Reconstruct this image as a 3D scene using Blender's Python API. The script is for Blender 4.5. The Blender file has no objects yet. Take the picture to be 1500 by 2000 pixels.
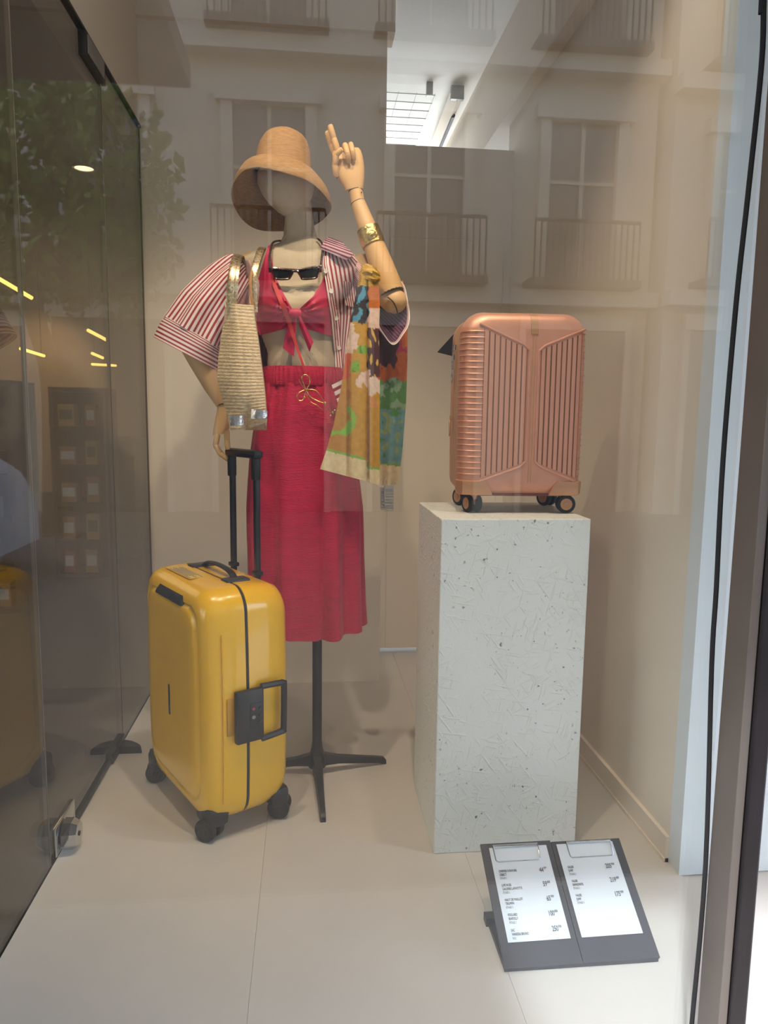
import bpy, bmesh, math, random
from mathutils import Vector, Matrix, noise
random.seed(7)
sc = bpy.context.scene
COL = sc.collection
V = Vector
PI = math.pi

# ------------------------------------------------------------------ camera
FPX = 1420.0
PITCH, YAW, ROLL, HC = math.radians(7.3), math.radians(6.0), 0.013, 1.22
fw = V((math.sin(YAW)*math.cos(PITCH), math.cos(YAW)*math.cos(PITCH), -math.sin(PITCH)))
rt0 = V((math.cos(YAW), -math.sin(YAW), 0)); up0 = rt0.cross(fw)
rt = rt0*math.cos(ROLL)+up0*math.sin(ROLL)
up = up0*math.cos(ROLL)-rt0*math.sin(ROLL)
CAM = V((0, 0, HC))
cd = bpy.data.cameras.new('camera'); cam = bpy.data.objects.new('camera', cd); COL.objects.link(cam)
cd.sensor_fit = 'VERTICAL'; cd.sensor_height = 36.0; cd.lens = FPX/2000*36
cd.clip_start = 0.05; cd.clip_end = 200
m = Matrix((rt, up, -fw)).transposed().to_4x4(); m.translation = CAM
cam.matrix_world = m
sc.camera = cam

def ray(px, py): return fw + rt*((px-750)/FPX) - up*((py-1000)/FPX)
def P(px, py, Y): d = ray(px, py); return CAM + d*(Y/d.y)
def PZ(px, py, z): d = ray(px, py); return CAM + d*((z-HC)/d.z)
def PX(px, py, X): d = ray(px, py); return CAM + d*(X/d.x)

# ------------------------------------------------------------------ light, exposure
vs = sc.view_settings
vs.view_transform = 'Standard'; vs.look = 'None'; vs.gamma = 1.0; vs.use_curve_mapping = False
vs.exposure = 0.18
sc.display_settings.display_device = 'sRGB'
w = bpy.data.worlds.new('sky'); sc.world = w; w.use_nodes = True
nt = w.node_tree; nt.nodes.clear()
o_ = nt.nodes.new('ShaderNodeOutputWorld'); b_ = nt.nodes.new('ShaderNodeBackground')
s_ = nt.nodes.new('ShaderNodeTexSky'); s_.sky_type = 'NISHITA'; s_.sun_disc = False
s_.sun_elevation = math.radians(52); s_.sun_rotation = math.radians(206); s_.air_density = 1.0; s_.dust_density = 3.5
b_.inputs[1].default_value = 1.35
nt.links.new(s_.outputs[0], b_.inputs[0]); nt.links.new(b_.outputs[0], o_.inputs[0])
sc.cycles.use_denoising = True
sc.cycles.max_bounces = 10; sc.cycles.transparent_max_bounces = 16
sc.cycles.sample_clamp_indirect = 6.0

def light(name, kind, loc, energy, col, target=None, **k):
    l = bpy.data.lights.new(name, kind); l.energy = energy; l.color = col
    for a, b in k.items(): setattr(l, a, b)
    o = bpy.data.objects.new(name, l); COL.objects.link(o); o.location = loc
    if target is not None:
        o.rotation_euler = (V(target)-V(loc)).to_track_quat('-Z', 'Y').to_euler()
    return o
SUN = V((.35, .70, -1.0))
light('sun', 'SUN', (-3, -7, 9), 3.0, (.84, .92, 1.0), target=V((-3, -7, 9))+SUN, angle=math.radians(2.0))
WARM = (1.0, .80, .58)
SPOTS = [((-.35, 1.45, 3.02), (-.25, 2.5, 1.2), 54), ((.25, 1.35, 3.02), (.15, 2.5, 1.1), 56), ((.68, 1.75, 3.02), (.60, 2.3, .9), 26)]

# ------------------------------------------------------------------ materials
def lin(c): return tuple((x/12.92 if x <= .04045 else ((x+.055)/1.055)**2.4) for x in [k/255. for k in c])
MATS = {}
def M(name, col, rough=.5, metal=0., var=.06, ns=9., bump=0., bs=80., coat=0., stretch=None, emit=None, srgb=True, spec=.5, sheen=0.):
    if name in MATS: return MATS[name]
    m = bpy.data.materials.new(name); m.use_nodes = True; t = m.node_tree; n = t.nodes; L = t.links
    bs_ = n['Principled BSDF']; c = lin(col) if srgb else col
    tc = n.new('ShaderNodeTexCoord'); mp = n.new('ShaderNodeMapping'); L.new(tc.outputs['Object'], mp.inputs[0])
    if stretch: mp.inputs['Scale'].default_value = stretch
    no = n.new('ShaderNodeTexNoise'); no.inputs['Scale'].default_value = ns; no.inputs['Detail'].default_value = 4
    L.new(mp.outputs[0], no.inputs['Vector'])
    cr = n.new('ShaderNodeValToRGB'); cr.color_ramp.elements[0].position = .3; cr.color_ramp.elements[1].position = .7
    cr.color_ramp.elements[0].color = tuple(x*(1-var) for x in c)+(1,); cr.color_ramp.elements[1].color = tuple(min(1, x*(1+var)) for x in c)+(1,)
    L.new(no.outputs['Fac'], cr.inputs[0]); L.new(cr.outputs[0], bs_.inputs['Base Color'])
    bs_.inputs['Roughness'].default_value = rough; bs_.inputs['Metallic'].default_value = metal
    bs_.inputs['Coat Weight'].default_value = coat; bs_.inputs['Specular IOR Level'].default_value = spec
    if sheen: bs_.inputs['Sheen Weight'].default_value = sheen
    if bump:
        n2 = n.new('ShaderNodeTexNoise'); n2.inputs['Scale'].default_value = bs; n2.inputs['Detail'].default_value = 5
        L.new(mp.outputs[0], n2.inputs['Vector'])
        bp = n.new('ShaderNodeBump'); bp.inputs['Strength'].default_value = bump; bp.inputs['Distance'].default_value = .004
        L.new(n2.outputs['Fac'], bp.inputs['Height']); L.new(bp.outputs[0], bs_.inputs['Normal'])
    if emit:
        bs_.inputs['Emission Color'].default_value = tuple(c)+(1,); bs_.inputs['Emission Strength'].default_value = emit
    MATS[name] = m
    return m

def glass(name, tint, f0=.04):
    """thin pane: tinted straight transmission plus a mirror by angle (Schlick), the same from both sides"""
    m = bpy.data.materials.new(name); m.use_nodes = True; t = m.node_tree; n = t.nodes; L = t.links; n.clear()
    out = n.new('ShaderNodeOutputMaterial'); mix = n.new('ShaderNodeMixShader')
    tr = n.new('ShaderNodeBsdfTransparent'); tr.inputs[0].default_value = tint+(1,)
    gl = n.new('ShaderNodeBsdfGlossy'); gl.inputs['Roughness'].default_value = 0.0; gl.inputs[0].default_value = (1, 1, 1, 1)
    g = n.new('ShaderNodeNewGeometry'); d = n.new('ShaderNodeVectorMath'); d.operation = 'DOT_PRODUCT'
    L.new(g.outputs['Incoming'], d.inputs[0]); L.new(g.outputs['Normal'], d.inputs[1])
    def mth(op, a, b=None):
        x = n.new('ShaderNodeMath'); x.operation = op
        for i, q in enumerate((a, b)):
            if q is None: continue
            if isinstance(q, (int, float)): x.inputs[i].default_value = q
            else: L.new(q, x.inputs[i])
        return x.outputs[0]
    a = mth('ABSOLUTE', d.outputs['Value']); s = mth('SUBTRACT', 1.0, a); p5 = mth('POWER', s, 5.0)
    F = mth('ADD', mth('MULTIPLY', p5, 1-f0), f0)
    L.new(F, mix.inputs[0]); L.new(tr.outputs[0], mix.inputs[1]); L.new(gl.outputs[0], mix.inputs[2]); L.new(mix.outputs[0], out.inputs[0])
    return m

def striped(name, c0, c1, n_, axis=0, duty=.5, wob=0.004):
    m = bpy.data.materials.new(name); m.use_nodes = True; t = m.node_tree; n = t.nodes; L = t.links
    b = n['Principled BSDF']; b.inputs['Roughness'].default_value = .8
    uv = n.new('ShaderNodeUVMap'); sp = n.new('ShaderNodeSeparateXYZ'); L.new(uv.outputs[0], sp.inputs[0])
    mu = n.new('ShaderNodeMath'); mu.operation = 'MULTIPLY'; L.new(sp.outputs[axis], mu.inputs[0]); mu.inputs[1].default_value = n_
    fr = n.new('ShaderNodeMath'); fr.operation = 'FRACT'; L.new(mu.outputs[0], fr.inputs[0])
    cr = n.new('ShaderNodeValToRGB'); e = cr.color_ramp.elements
    e[0].position = 0; e[0].color = lin(c0)+(1,); e[1].position = duty; e[1].color = lin(c0)+(1,)
    k = e.new(min(.99, duty+.06)); k.color = lin(c1)+(1,); k = e.new(.96); k.color = lin(c1)+(1,); k = e.new(1.); k.color = lin(c0)+(1,)
    L.new(fr.outputs[0], cr.inputs[0]); L.new(cr.outputs[0], b.inputs['Base Color'])
    tc = n.new('ShaderNodeTexCoord'); no = n.new('ShaderNodeTexNoise'); no.inputs['Scale'].default_value = 28
    L.new(tc.outputs['Object'], no.inputs['Vector']); bp = n.new('ShaderNodeBump'); bp.inputs['Strength'].default_value = .35; bp.inputs['Distance'].default_value = .01
    L.new(no.outputs['Fac'], bp.inputs['Height']); L.new(bp.outputs[0], b.inputs['Normal'])
    return m

def painted(name, rough=.6, bump=.3, bs=60, stretch=(1, 1, 6)):
    m = bpy.data.materials.new(name); m.use_nodes = True; t = m.node_tree; n = t.nodes; L = t.links
    b = n['Principled BSDF']; b.inputs['Roughness'].default_value = rough
    a = n.new('ShaderNodeAttribute'); a.attribute_name = 'print'; L.new(a.outputs['Color'], b.inputs['Base Color'])
    tc = n.new('ShaderNodeTexCoord'); mp = n.new('ShaderNodeMapping'); mp.inputs['Scale'].default_value = stretch; L.new(tc.outputs['Object'], mp.inputs[0])
    no = n.new('ShaderNodeTexNoise'); no.inputs['Scale'].default_value = bs; L.new(mp.outputs[0], no.inputs['Vector'])
    bp = n.new('ShaderNodeBump'); bp.inputs['Strength'].default_value = bump; bp.inputs['Distance'].default_value = .004
    L.new(no.outputs['Fac'], bp.inputs['Height']); L.new(bp.outputs[0], b.inputs['Normal'])
    return m

m_wall = M('wall_paint', (228, 217, 203), .7, var=.015, ns=2, bump=.04, bs=120)
m_floor = M('floor_paint', (205, 200, 194), .38, var=.03, ns=3.5, bump=.05, bs=40)
m_ceil = M('ceiling_paint', (232, 230, 226), .8, var=.01)
m_black = M('black_plastic', (22, 22, 25), .42, var=.1, bump=.06, bs=300)
m_rubber = M('black_rubber', (26, 26, 28), .65, var=.1)
m_iron = M('black_iron', (18, 18, 19), .45, var=.15, bump=.05, bs=200)
m_chrome = M('chrome', (205, 208, 212), .12, 1., var=.03)
m_gold = M('gold_metal', (205, 175, 110), .25, 1., var=.2, ns=60, bump=.5, bs=150)
m_linen = M('linen_cover', (200, 184, 160), .85, var=.05, ns=40, bump=.2, bs=500)
m_wood = M('beech_wood', (212, 170, 118), .5, var=.07, ns=6, stretch=(1, 1, .15), bump=.05, bs=60)
m_woodgap = M('dark_joint', (60, 42, 28), .7)
m_yellow = M('yellow_shell', (244, 188, 12), .26, var=.02, coat=.5, bump=.02, bs=300)
m_skirt = M('crimson_crinkle', (194, 10, 66), .75, var=.10, ns=14, stretch=(1.2, 1.2, 5), bump=.6, bs=55, sheen=.15)
m_bikini = M('crimson_satin', (192, 26, 78), .5, var=.05, ns=15, bump=.2, bs=60, sheen=.1)
m_strapred = M('coral_strap', (196, 52, 56), .6)
m_straw = M('raffia_hat', (168, 130, 88), .8, var=.16, ns=55, stretch=(1, 1, 5), bump=.45, bs=140)
m_tan = M('tan_leather', (176, 128, 80), .6)
m_stripe = striped('striped_cotton', (236, 222, 218), (158, 36, 62), 46, 0)
m_stripe_v = striped('striped_cotton_cuff', (236, 222, 218), (158, 36, 62), 8, 1)
m_stripe_p = striped('striped_cotton_panel', (236, 222, 218), (158, 36, 62), 10, 0)
m_plum = M('plum_lining', (92, 40, 66), .8)
m_rose = M('rose_shell', (216, 156, 132), .40, .35, var=.03, ns=30, bump=.05, bs=500)
m_rosed = M('rose_trim', (200, 152, 116), .4, .45, var=.04)
m_rose_shade = M('rose_groove_shade', (120, 76, 58), .5, .3)
m_greytape = M('grey_zip_tape', (128, 126, 122), .8, var=.1, bump=.3, bs=400)
m_paper = M('white_paper', (206, 212, 220), .7, var=.015, ns=6, bump=.04, bs=20)
m_ink = M('black_ink', (38, 40, 46), .8)
m_inkg = M('grey_ink', (128, 132, 140), .8)
m_board = M('slate_board', (58, 60, 68), .5, var=.06, ns=20)
m_lens = M('dark_lens', (20, 22, 22), .08, var=.02, coat=.6)
m_tort = M('tortoiseshell', (62, 22, 18), .2, var=.8, ns=60, coat=.4)
m_pearl = M('pearl_button', (232, 226, 216), .25, coat=.5)
m_steel = M('grey_steel', (150, 150, 148), .45, .6, var=.05)
m_frame = M('frame_aluminium', (116, 108, 102), .45, .35, var=.04, bump=.03, bs=30)
m_post = M('bronze_post', (34, 29, 32), .45, .2, var=.4, ns=8, stretch=(6, 6, .6))
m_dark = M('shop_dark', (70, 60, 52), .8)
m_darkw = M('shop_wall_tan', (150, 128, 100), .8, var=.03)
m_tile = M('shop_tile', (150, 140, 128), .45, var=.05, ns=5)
m_led = M('led_warm', (255, 205, 110), .5, emit=5.0)
m_spot = M('lamp_glow', (255, 226, 180), .5, emit=7.0)
m_stone = M('cream_limestone', (214, 200, 176), .85, var=.08, ns=3, bump=.2, bs=30)
m_stoned = M('grey_limestone', (168, 158, 142), .85, var=.1, ns=4, bump=.2, bs=30)
m_shutter = M('street_window_dark', (104, 104, 102), .25, var=.15)
m_pave = M('paving_stone', (150, 144, 136), .85, var=.1, ns=5, bump=.2, bs=40)
m_leaf = M('plane_tree_leaf', (128, 156, 72), .6, var=.35, ns=3)
m_bark = M('plane_tree_bark', (110, 96, 78), .9, var=.25, ns=12, bump=.5, bs=20)
m_car = M('white_car_paint', (226, 228, 232), .25, coat=.8, var=.01)
m_awn = M('canopy_grey', (96, 92, 86), .8, var=.04)
g_pane = glass('window_pane', (.97, .985, .975))
g_left = glass('smoked_partition_glass', (.66, .63, .58), .045)

# podium: painted strand board with raised flakes
def strand_mat():
    m = bpy.data.materials.new('painted_strand_board'); m.use_nodes = True; t = m.node_tree; n = t.nodes; L = t.links
    b = n['Principled BSDF']; b.inputs['Roughness'].default_value = .5
    tc = n.new('ShaderNodeTexCoord'); acc = None
    def mth(op, x, y):
        q = n.new('ShaderNodeMath'); q.operation = op
        for i, v in enumerate((x, y)):
            if isinstance(v, (int, float)): q.inputs[i].default_value = v
            else: L.new(v, q.inputs[i])
        return q.outputs[0]
    for k, ang in enumerate((15, 60, -35, 100)):
        mp = n.new('ShaderNodeMapping'); mp.vector_type = 'TEXTURE'; mp.inputs['Rotation'].default_value = (0, math.radians(ang), 0); mp.inputs['Scale'].default_value = (.18, .5, 1.3); mp.inputs['Location'].default_value = (k*3.1, k*1.7, k*.9)
        L.new(tc.outputs['Object'], mp.inputs[0]); no = n.new('ShaderNodeTexNoise'); no.inputs['Scale'].default_value = 15; no.inputs['Detail'].default_value = 3
        L.new(mp.outputs[0], no.inputs['Vector']); r = n.new('ShaderNodeMapRange'); r.inputs[1].default_value = .60; r.inputs[2].default_value = .68
        L.new(no.outputs['Fac'], r.inputs[0]); acc = r.outputs[0] if acc is None else mth('MAXIMUM', acc, r.outputs[0])
    big = n.new('ShaderNodeTexNoise'); big.inputs['Scale'].default_value = 7; L.new(tc.outputs['Object'], big.inputs['Vector'])
    msk = n.new('ShaderNodeMapRange'); msk.inputs[1].default_value = .36; msk.inputs[2].default_value = .56; L.new(big.outputs['Fac'], msk.inputs[0])
    h = mth('MULTIPLY', acc, msk.outputs[0])
    fin = n.new('ShaderNodeTexNoise'); fin.inputs['Scale'].default_value = 160; L.new(tc.outputs['Object'], fin.inputs['Vector'])
    hh = mth('ADD', h, mth('MULTIPLY', fin.outputs['Fac'], .25))
    bp = n.new('ShaderNodeBump'); bp.inputs['Strength'].default_value = .55; bp.inputs['Distance'].default_value = .004
    L.new(hh, bp.inputs['Height']); L.new(bp.outputs[0], b.inputs['Normal'])
    sp = n.new('ShaderNodeTexNoise'); sp.inputs['Scale'].default_value = 75; sp.inputs['Detail'].default_value = 2; L.new(tc.outputs['Object'], sp.inputs['Vector'])
    sr = n.new('ShaderNodeMapRange'); sr.inputs[1].default_value = .675; sr.inputs[2].default_value = .735; L.new(sp.outputs['Fac'], sr.inputs[0])
    mx = n.new('ShaderNodeMix'); mx.data_type = 'RGBA'; mx.inputs[6].default_value = lin((230, 232, 229))+(1,); mx.inputs[7].default_value = lin((104, 106, 100))+(1,)
    L.new(mth('MULTIPLY', sr.outputs[0], msk.outputs[0]), mx.inputs[0]); L.new(mx.outputs[2], b.inputs['Base Color'])
    return m
m_strand = strand_mat()

def tote_mat():
    return M('crocheted_raffia', (234, 208, 170), .95, var=.2, ns=75, stretch=(1, 1, 2.5), bump=.9, bs=170)
m_tote = tote_mat()
def sequin_mat():
    m = bpy.data.materials.new('gold_sequins'); m.use_nodes = True; t = m.node_tree; n = t.nodes; L = t.links
    b = n['Principled BSDF']; b.inputs['Metallic'].default_value = .9; b.inputs['Roughness'].default_value = .32
    tc = n.new('ShaderNodeTexCoord'); vo = n.new('ShaderNodeTexVoronoi'); vo.inputs['Scale'].default_value = 190; L.new(tc.outputs['Object'], vo.inputs['Vector'])
    cr = n.new('ShaderNodeValToRGB'); cr.color_ramp.elements[0].color = lin((196, 158, 104))+(1,); cr.color_ramp.elements[1].color = lin((250, 240, 214))+(1,)
    sp = n.new('ShaderNodeSeparateXYZ'); L.new(vo.outputs['Color'], sp.inputs[0]); L.new(sp.outputs[0], cr.inputs[0]); L.new(cr.outputs[0], b.inputs['Base Color'])
    bp = n.new('ShaderNodeBump'); bp.inputs['Strength'].default_value = 1; bp.inputs['Distance'].default_value = .01
    L.new(sp.outputs[1], bp.inputs['Height']); L.new(bp.outputs[0], b.inputs['Normal'])
    return m
m_sequin = sequin_mat()
m_silver = M('iridescent_leather', (206, 200, 204), .2, .9, var=.35, ns=40, bump=.4, bs=90)

# ------------------------------------------------------------------ object plumbing
WM = {}
def tag(o, label=None, cat=None, group=None, kind=None):
    if label: o['label'] = label
    if cat: o['category'] = cat
    if group: o['group'] = group
    if kind: o['kind'] = kind
    return o
def empty(name, loc, rz=0, label=None, cat=None, group=None):
    o = bpy.data.objects.new(name, None); COL.objects.link(o)
    o.location = loc; o.rotation_euler = (0, 0, rz); o.empty_display_size = .05
    WM[o.name] = Matrix.Translation(V(loc)) @ Matrix.Rotation(rz, 4, 'Z')
    return tag(o, label, cat, group)
def mk(name, vf, mat, parent=None, local=False, smooth=True, ang=38, cols=None):
    """vf = (verts, faces[, per-vertex uv]); world coordinates unless local (then in the parent's own frame)"""
    vs_ = [V(v) for v in vf[0]]; fs = vf[1]
    xs = [v.x for v in vs_]; ys = [v.y for v in vs_]; zs = [v.z for v in vs_]
    base = V(((min(xs)+max(xs))/2, (min(ys)+max(ys))/2, min(zs)))
    me = bpy.data.meshes.new(name); me.from_pydata([tuple(v-base) for v in vs_], [], fs)
    if len(vf) > 2 and vf[2]:
        uv = me.uv_layers.new(name='UVMap'); li = [0]*len(me.loops); me.loops.foreach_get('vertex_index', li)
        fl = []
        for i in li: fl += vf[2][i]
        uv.data.foreach_set('uv', fl)
    if cols:
        at = me.color_attributes.new('print', 'FLOAT_COLOR', 'POINT'); fl = []
        for c in cols: fl += list(c)+[1.]
        at.data.foreach_set('color', fl)
    me.materials.append(mat)
    bm = bmesh.new(); bm.from_mesh(me); bmesh.ops.recalc_face_normals(bm, faces=bm.faces); bm.to_mesh(me); bm.free()
    if smooth:
        me.polygons.foreach_set('use_smooth', [True]*len(me.polygons)); me.set_sharp_from_angle(angle=math.radians(ang))
    me.update()
    o = bpy.data.objects.new(name, me); COL.objects.link(o); o.location = base
    if parent:
        o.parent = parent
        pw = WM[parent.name]
        if local: WM[o.name] = pw @ Matrix.Translation(base); 
        else: o.matrix_parent_inverse = pw.inverted(); WM[o.name] = Matrix.Translation(base)
        if local and parent.type == 'MESH': # sub-part given in the root frame: take off the part's own offset
            o.location = base - V(parent.location); WM[o.name] = pw @ Matrix.Translation(o.location)
    else: WM[o.name] = Matrix.Translation(base)
    return o
def join(*vfs):
    vs_, fs, uv = [], [], []
    for q in vfs:
        k = len(vs_); vs_ += list(q[0]); fs += [tuple(i+k for i in f) for f in q[1]]
        uv += list(q[2]) if len(q) > 2 and q[2] else [(0., 0.)]*len(q[0])
    return vs_, fs, uv
def xf(vf, mat): return ([mat @ V(v) for v in vf[0]],)+tuple(vf[1:])
def shift(vf, d): return ([V(v)+V(d) for v in vf[0]],)+tuple(vf[1:])
def clone(o, parent=None, dloc=(0, 0, 0), label=None):
    c = o.copy(); COL.objects.link(c); c.location = o.location+V(dloc)
    if parent: c.parent = parent
    WM[c.name] = Matrix.Translation(V(dloc)) @ WM[o.name]
    if label: c['label'] = label
    return c
def clone_tree(o, loc, rz, label=None):
    c = o.copy(); COL.objects.link(c); c.location = loc; c.rotation_euler = (0, 0, rz)
    if label: c['label'] = label
    for ch in list(o.children):
        d = ch.copy(); COL.objects.link(d); d.parent = c
        for g in list(ch.children): e = g.copy(); COL.objects.link(e); e.parent = d
    return c

def loft(rings, cap=True, closed=True):
    n = len(rings[0]); vs_ = []; fs = []; uv = []
    for j, r in enumerate(rings):
        for i, p in enumerate(r): vs_.append(V(p)); uv.append((i/(n if closed else n-1), j/(len(rings)-1)))
    for j in range(len(rings)-1):
        for i in range(n if closed else n-1):
            a = j*n+i; b = j*n+(i+1) % n; fs.append((a, b, b+n, a+n))
    if cap and closed:
        fs.append(tuple(range(n-1, -1, -1))); fs.append(tuple((len(rings)-1)*n+i for i in range(n)))
    return vs_, fs, uv
def frames(path):
    T = []
    for i in range(len(path)):
        a = path[max(0, i-1)]; b = path[min(len(path)-1, i+1)]; T.append((b-a).normalized())
    ref = V((0, 1, 0)) if abs(T[0].y) < .9 else V((1, 0, 0))
    N = [(ref-T[0]*ref.dot(T[0])).normalized()]
    for i in range(1, len(path)):
        q = N[-1]-T[i]*N[-1].dot(T[i]); N.append(q.normalized())
    return T, N
def tube(path, r, n=10, cap=True, flat=1.0, flat2=1.0):
    path = [V(p) for p in path]; T, N = frames(path); rings = []
    for i, p in enumerate(path):
        R = r[i] if isinstance(r, (list, tuple)) else r; B = T[i].cross(N[i])
        rings.append([p+N[i]*(R*flat*math.cos(2*PI*k/n))+B*(R*flat2*math.sin(2*PI*k/n)) for k in range(n)])
    return loft(rings, cap)
def rtube(path, r, n=10):
    """tube with rounded ends"""
    path = [V(p) for p in path]; R = r if isinstance(r, (list, tuple)) else [r]*len(path)
    a = (path[0]-path[1]).normalized(); b = (path[-1]-path[-2]).normalized()
    pp = [path[0]+a*R[0]*.6, path[0]+a*R[0]*.45]+path+[path[-1]+b*R[-1]*.45, path[-1]+b*R[-1]*.6]
    return tube(pp, [R[0]*.45, R[0]*.8]+list(R)+[R[-1]*.8, R[-1]*.45], n)
def smoothpath(pts, k=6):
    pts = [V(p) for p in pts]; out = []
    for i in range(len(pts)-1):
        p0 = pts[max(0, i-1)]; p1 = pts[i]; p2 = pts[i+1]; p3 = pts[min(len(pts)-1, i+2)]
        for q in range(k):
            t = q/k; out.append(.5*((2*p1)+(p2-p0)*t+(2*p0-5*p1+4*p2-p3)*t*t+(3*p1-p0-3*p2+p3)*t**3))
    out.append(pts[-1]); return out
def box(c, s, bev=0., seg=2, rz=0.):
    bm = bmesh.new(); bmesh.ops.create_cube(bm, size=1.0)
    for v in bm.verts: v.co = V((v.co.x*s[0], v.co.y*s[1], v.co.z*s[2]))
    if bev: bmesh.ops.bevel(bm, geom=list(bm.edges), offset=bev, segments=seg, affect='EDGES', profile=.5)
    bm.verts.index_update(); R = Matrix.Rotation(rz, 3, 'Z')
    r = ([R @ v.co+V(c) for v in bm.verts], [tuple(v.index for v in f.verts) for f in bm.faces]); bm.free(); return r
def bx(x0, x1, y0, y1, z0, z1, bev=0.): return box(((x0+x1)/2, (y0+y1)/2, (z0+z1)/2), (abs(x1-x0), abs(y1-y0), abs(z1-z0)), bev)
def lathe(prof, n=24, mat=None, cap=True):
    rings = [[V((r*math.cos(2*PI*k/n), r*math.sin(2*PI*k/n), z)) for k in range(n)] for r, z in prof]
    q = loft(rings, cap); return xf(q, mat) if mat else q
def axis_mat(p, d):
    return Matrix.Translation(V(p)) @ V(d).normalized().to_track_quat('Z', 'Y').to_matrix().to_4x4()
def sheet(grid, th=.0015, closed=False):
    """grid[j][i] -> cloth with thickness"""
    nj, ni = len(grid), len(grid[0]); vs_ = []; fs = []; uv = []
    def nrm(j, i):
        a = grid[j][min(i+1, ni-1)]-grid[j][max(i-1, 0)]; b = grid[min(j+1, nj-1)][i]-grid[max(j-1, 0)][i]
        c = a.cross(b); return c.normalized() if c.length > 1e-12 else V((0, 1, 0))
    for s in (0, 1):
        for j in range(nj):
            for i in range(ni):
                vs_.append(grid[j][i]+nrm(j, i)*(th*s)); uv.append((i/(ni-1), j/(nj-1)))
    K = nj*ni
    for j in range(nj-1):
        for i in range(ni-1):
            a = j*ni+i; fs.append((a, a+1, a+1+ni, a+ni)); fs.append((K+a, K+a+ni, K+a+1+ni, K+a+1))
    for j in range(nj-1):
        a = j*ni; fs.append((a, a+ni, K+a+ni, K+a)); a = j*ni+ni-1; fs.append((a, K+a, K+a+ni, a+ni))
    for i in range(ni-1):
        a = i; fs.append((a, K+a, K+a+1, a+1)); a = (nj-1)*ni+i; fs.append((a, a+1, K+a+1, K+a))
    return vs_, fs, uv
def poly(pts, t):
    """point at share t of a polyline's length, any dimension"""
    L = [0]
    for a, b in zip(pts, pts[1:]): L.append(L[-1]+math.dist(a, b))
    d = t*L[-1]
    for i in range(len(pts)-1):
        if d <= L[i+1] or i == len(pts)-2:
            f = (d-L[i])/max(1e-9, L[i+1]-L[i]); return tuple(a+(b-a)*f for a, b in zip(pts[i], pts[i+1]))
def interp(tab, x):
    if x <= tab[0][0]: return tab[0][1:]
    for a, b in zip(tab, tab[1:]):
        if x <= b[0]:
            f = (x-a[0])/(b[0]-a[0]); return tuple(p+(q-p)*f for p, q in zip(a[1:], b[1:]))
    return tab[-1][1:]
def text(s, size, mat, name, parent, M4, sx=1.0, align='LEFT', ext=.0002):
    c = bpy.data.curves.new(name, 'FONT'); c.body = s; c.size = size; c.align_x = align; c.extrude = ext; c.resolution_u = 3
    t = bpy.data.objects.new(name, c); COL.objects.link(t); bpy.context.view_layer.update()
    me = bpy.data.meshes.new_from_object(t.evaluated_get(bpy.context.evaluated_depsgraph_get()))
    bpy.data.objects.remove(t); bpy.data.curves.remove(c)
    vf = ([M4 @ V((v.co.x*sx, v.co.y, v.co.z)) for v in me.vertices], [tuple(p.vertices) for p in me.polygons]); bpy.data.meshes.remove(me)
    return vf

# ------------------------------------------------------------------ the setting
XL, XR, YB, YP, ZC, YW = -.695, 1.003, 3.27, 3.67, 3.10, 1.15
def struct(name, vf, mat, **k): return tag(mk(name, vf, mat, smooth=False, **k), kind='structure')
fl = struct('floor', bx(XL-.0, 6.0, .55, 12, -.30, -.004), m_floor)
for i in range(3):     # painted floor boards of the display
    x0 = XL+.004+i*.567
    mk('floor_board', bx(x0, x0+.5664, .80, YB if i < 2 else YP, -.004, 0, ), m_floor, fl, smooth=False)
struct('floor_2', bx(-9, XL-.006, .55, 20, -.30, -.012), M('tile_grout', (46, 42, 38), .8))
f2 = bpy.data.objects['floor_2']
proto = None
for j in range(8):
    for i in range(5):
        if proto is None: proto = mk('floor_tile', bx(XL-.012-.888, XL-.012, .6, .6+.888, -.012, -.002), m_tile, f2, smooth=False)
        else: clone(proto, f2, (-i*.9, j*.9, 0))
wb = struct('wall_back', bx(XL, .332, YB, YB+.10, 0, 2.82), m_wall)
mk('top_band', bx(XL, .362, YB-.03, YB+.10, 2.82, ZC), m_wall, wb, smooth=False)
struct('wall_left', bx(XL-.10, XL+.004, .9, YB+.1, 2.405, ZC), m_wall)
struct('wall_right', bx(XR, XR+.25, 1.80, YP+.1, 0, 2.68), m_wall)
struct('trim_1', bx(XR-.055, XR+.3, 1.775, 12, 2.68, ZC), m_wall)           # soffit along the right wall
struct('trim_2', bx(XR-.002, XR+1.6, 1.74, 1.80, 0, ZC), M('white_gloss_trim', (222, 230, 236), .35, var=.01))              # white end of the right wall
struct('baseboard_right', join(bx(XR-.012, XR, 1.80, YP, 0, .075), bx(XR-.016, XR, 1.80, YP, 0, .012)), m_wall)
wp = struct('wall_partition', bx(.30, XR+.02, YP, YP+.06, .030, 2.53), m_wall)
mk('door_leaf', bx(.40, .965, YP-.006, YP, .03, 2.10, .002), m_wall, wp, smooth=False)
struct('ceiling', bx(XL-.1, 6, .9, 12, ZC, ZC+.1), m_ceil)
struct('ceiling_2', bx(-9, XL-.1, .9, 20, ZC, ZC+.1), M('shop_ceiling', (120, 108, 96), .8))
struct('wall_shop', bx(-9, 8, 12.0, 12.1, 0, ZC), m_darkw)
struct('wall_shop_left', bx(-9.1, -9, .9, 20, 0, ZC), m_dark)

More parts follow.
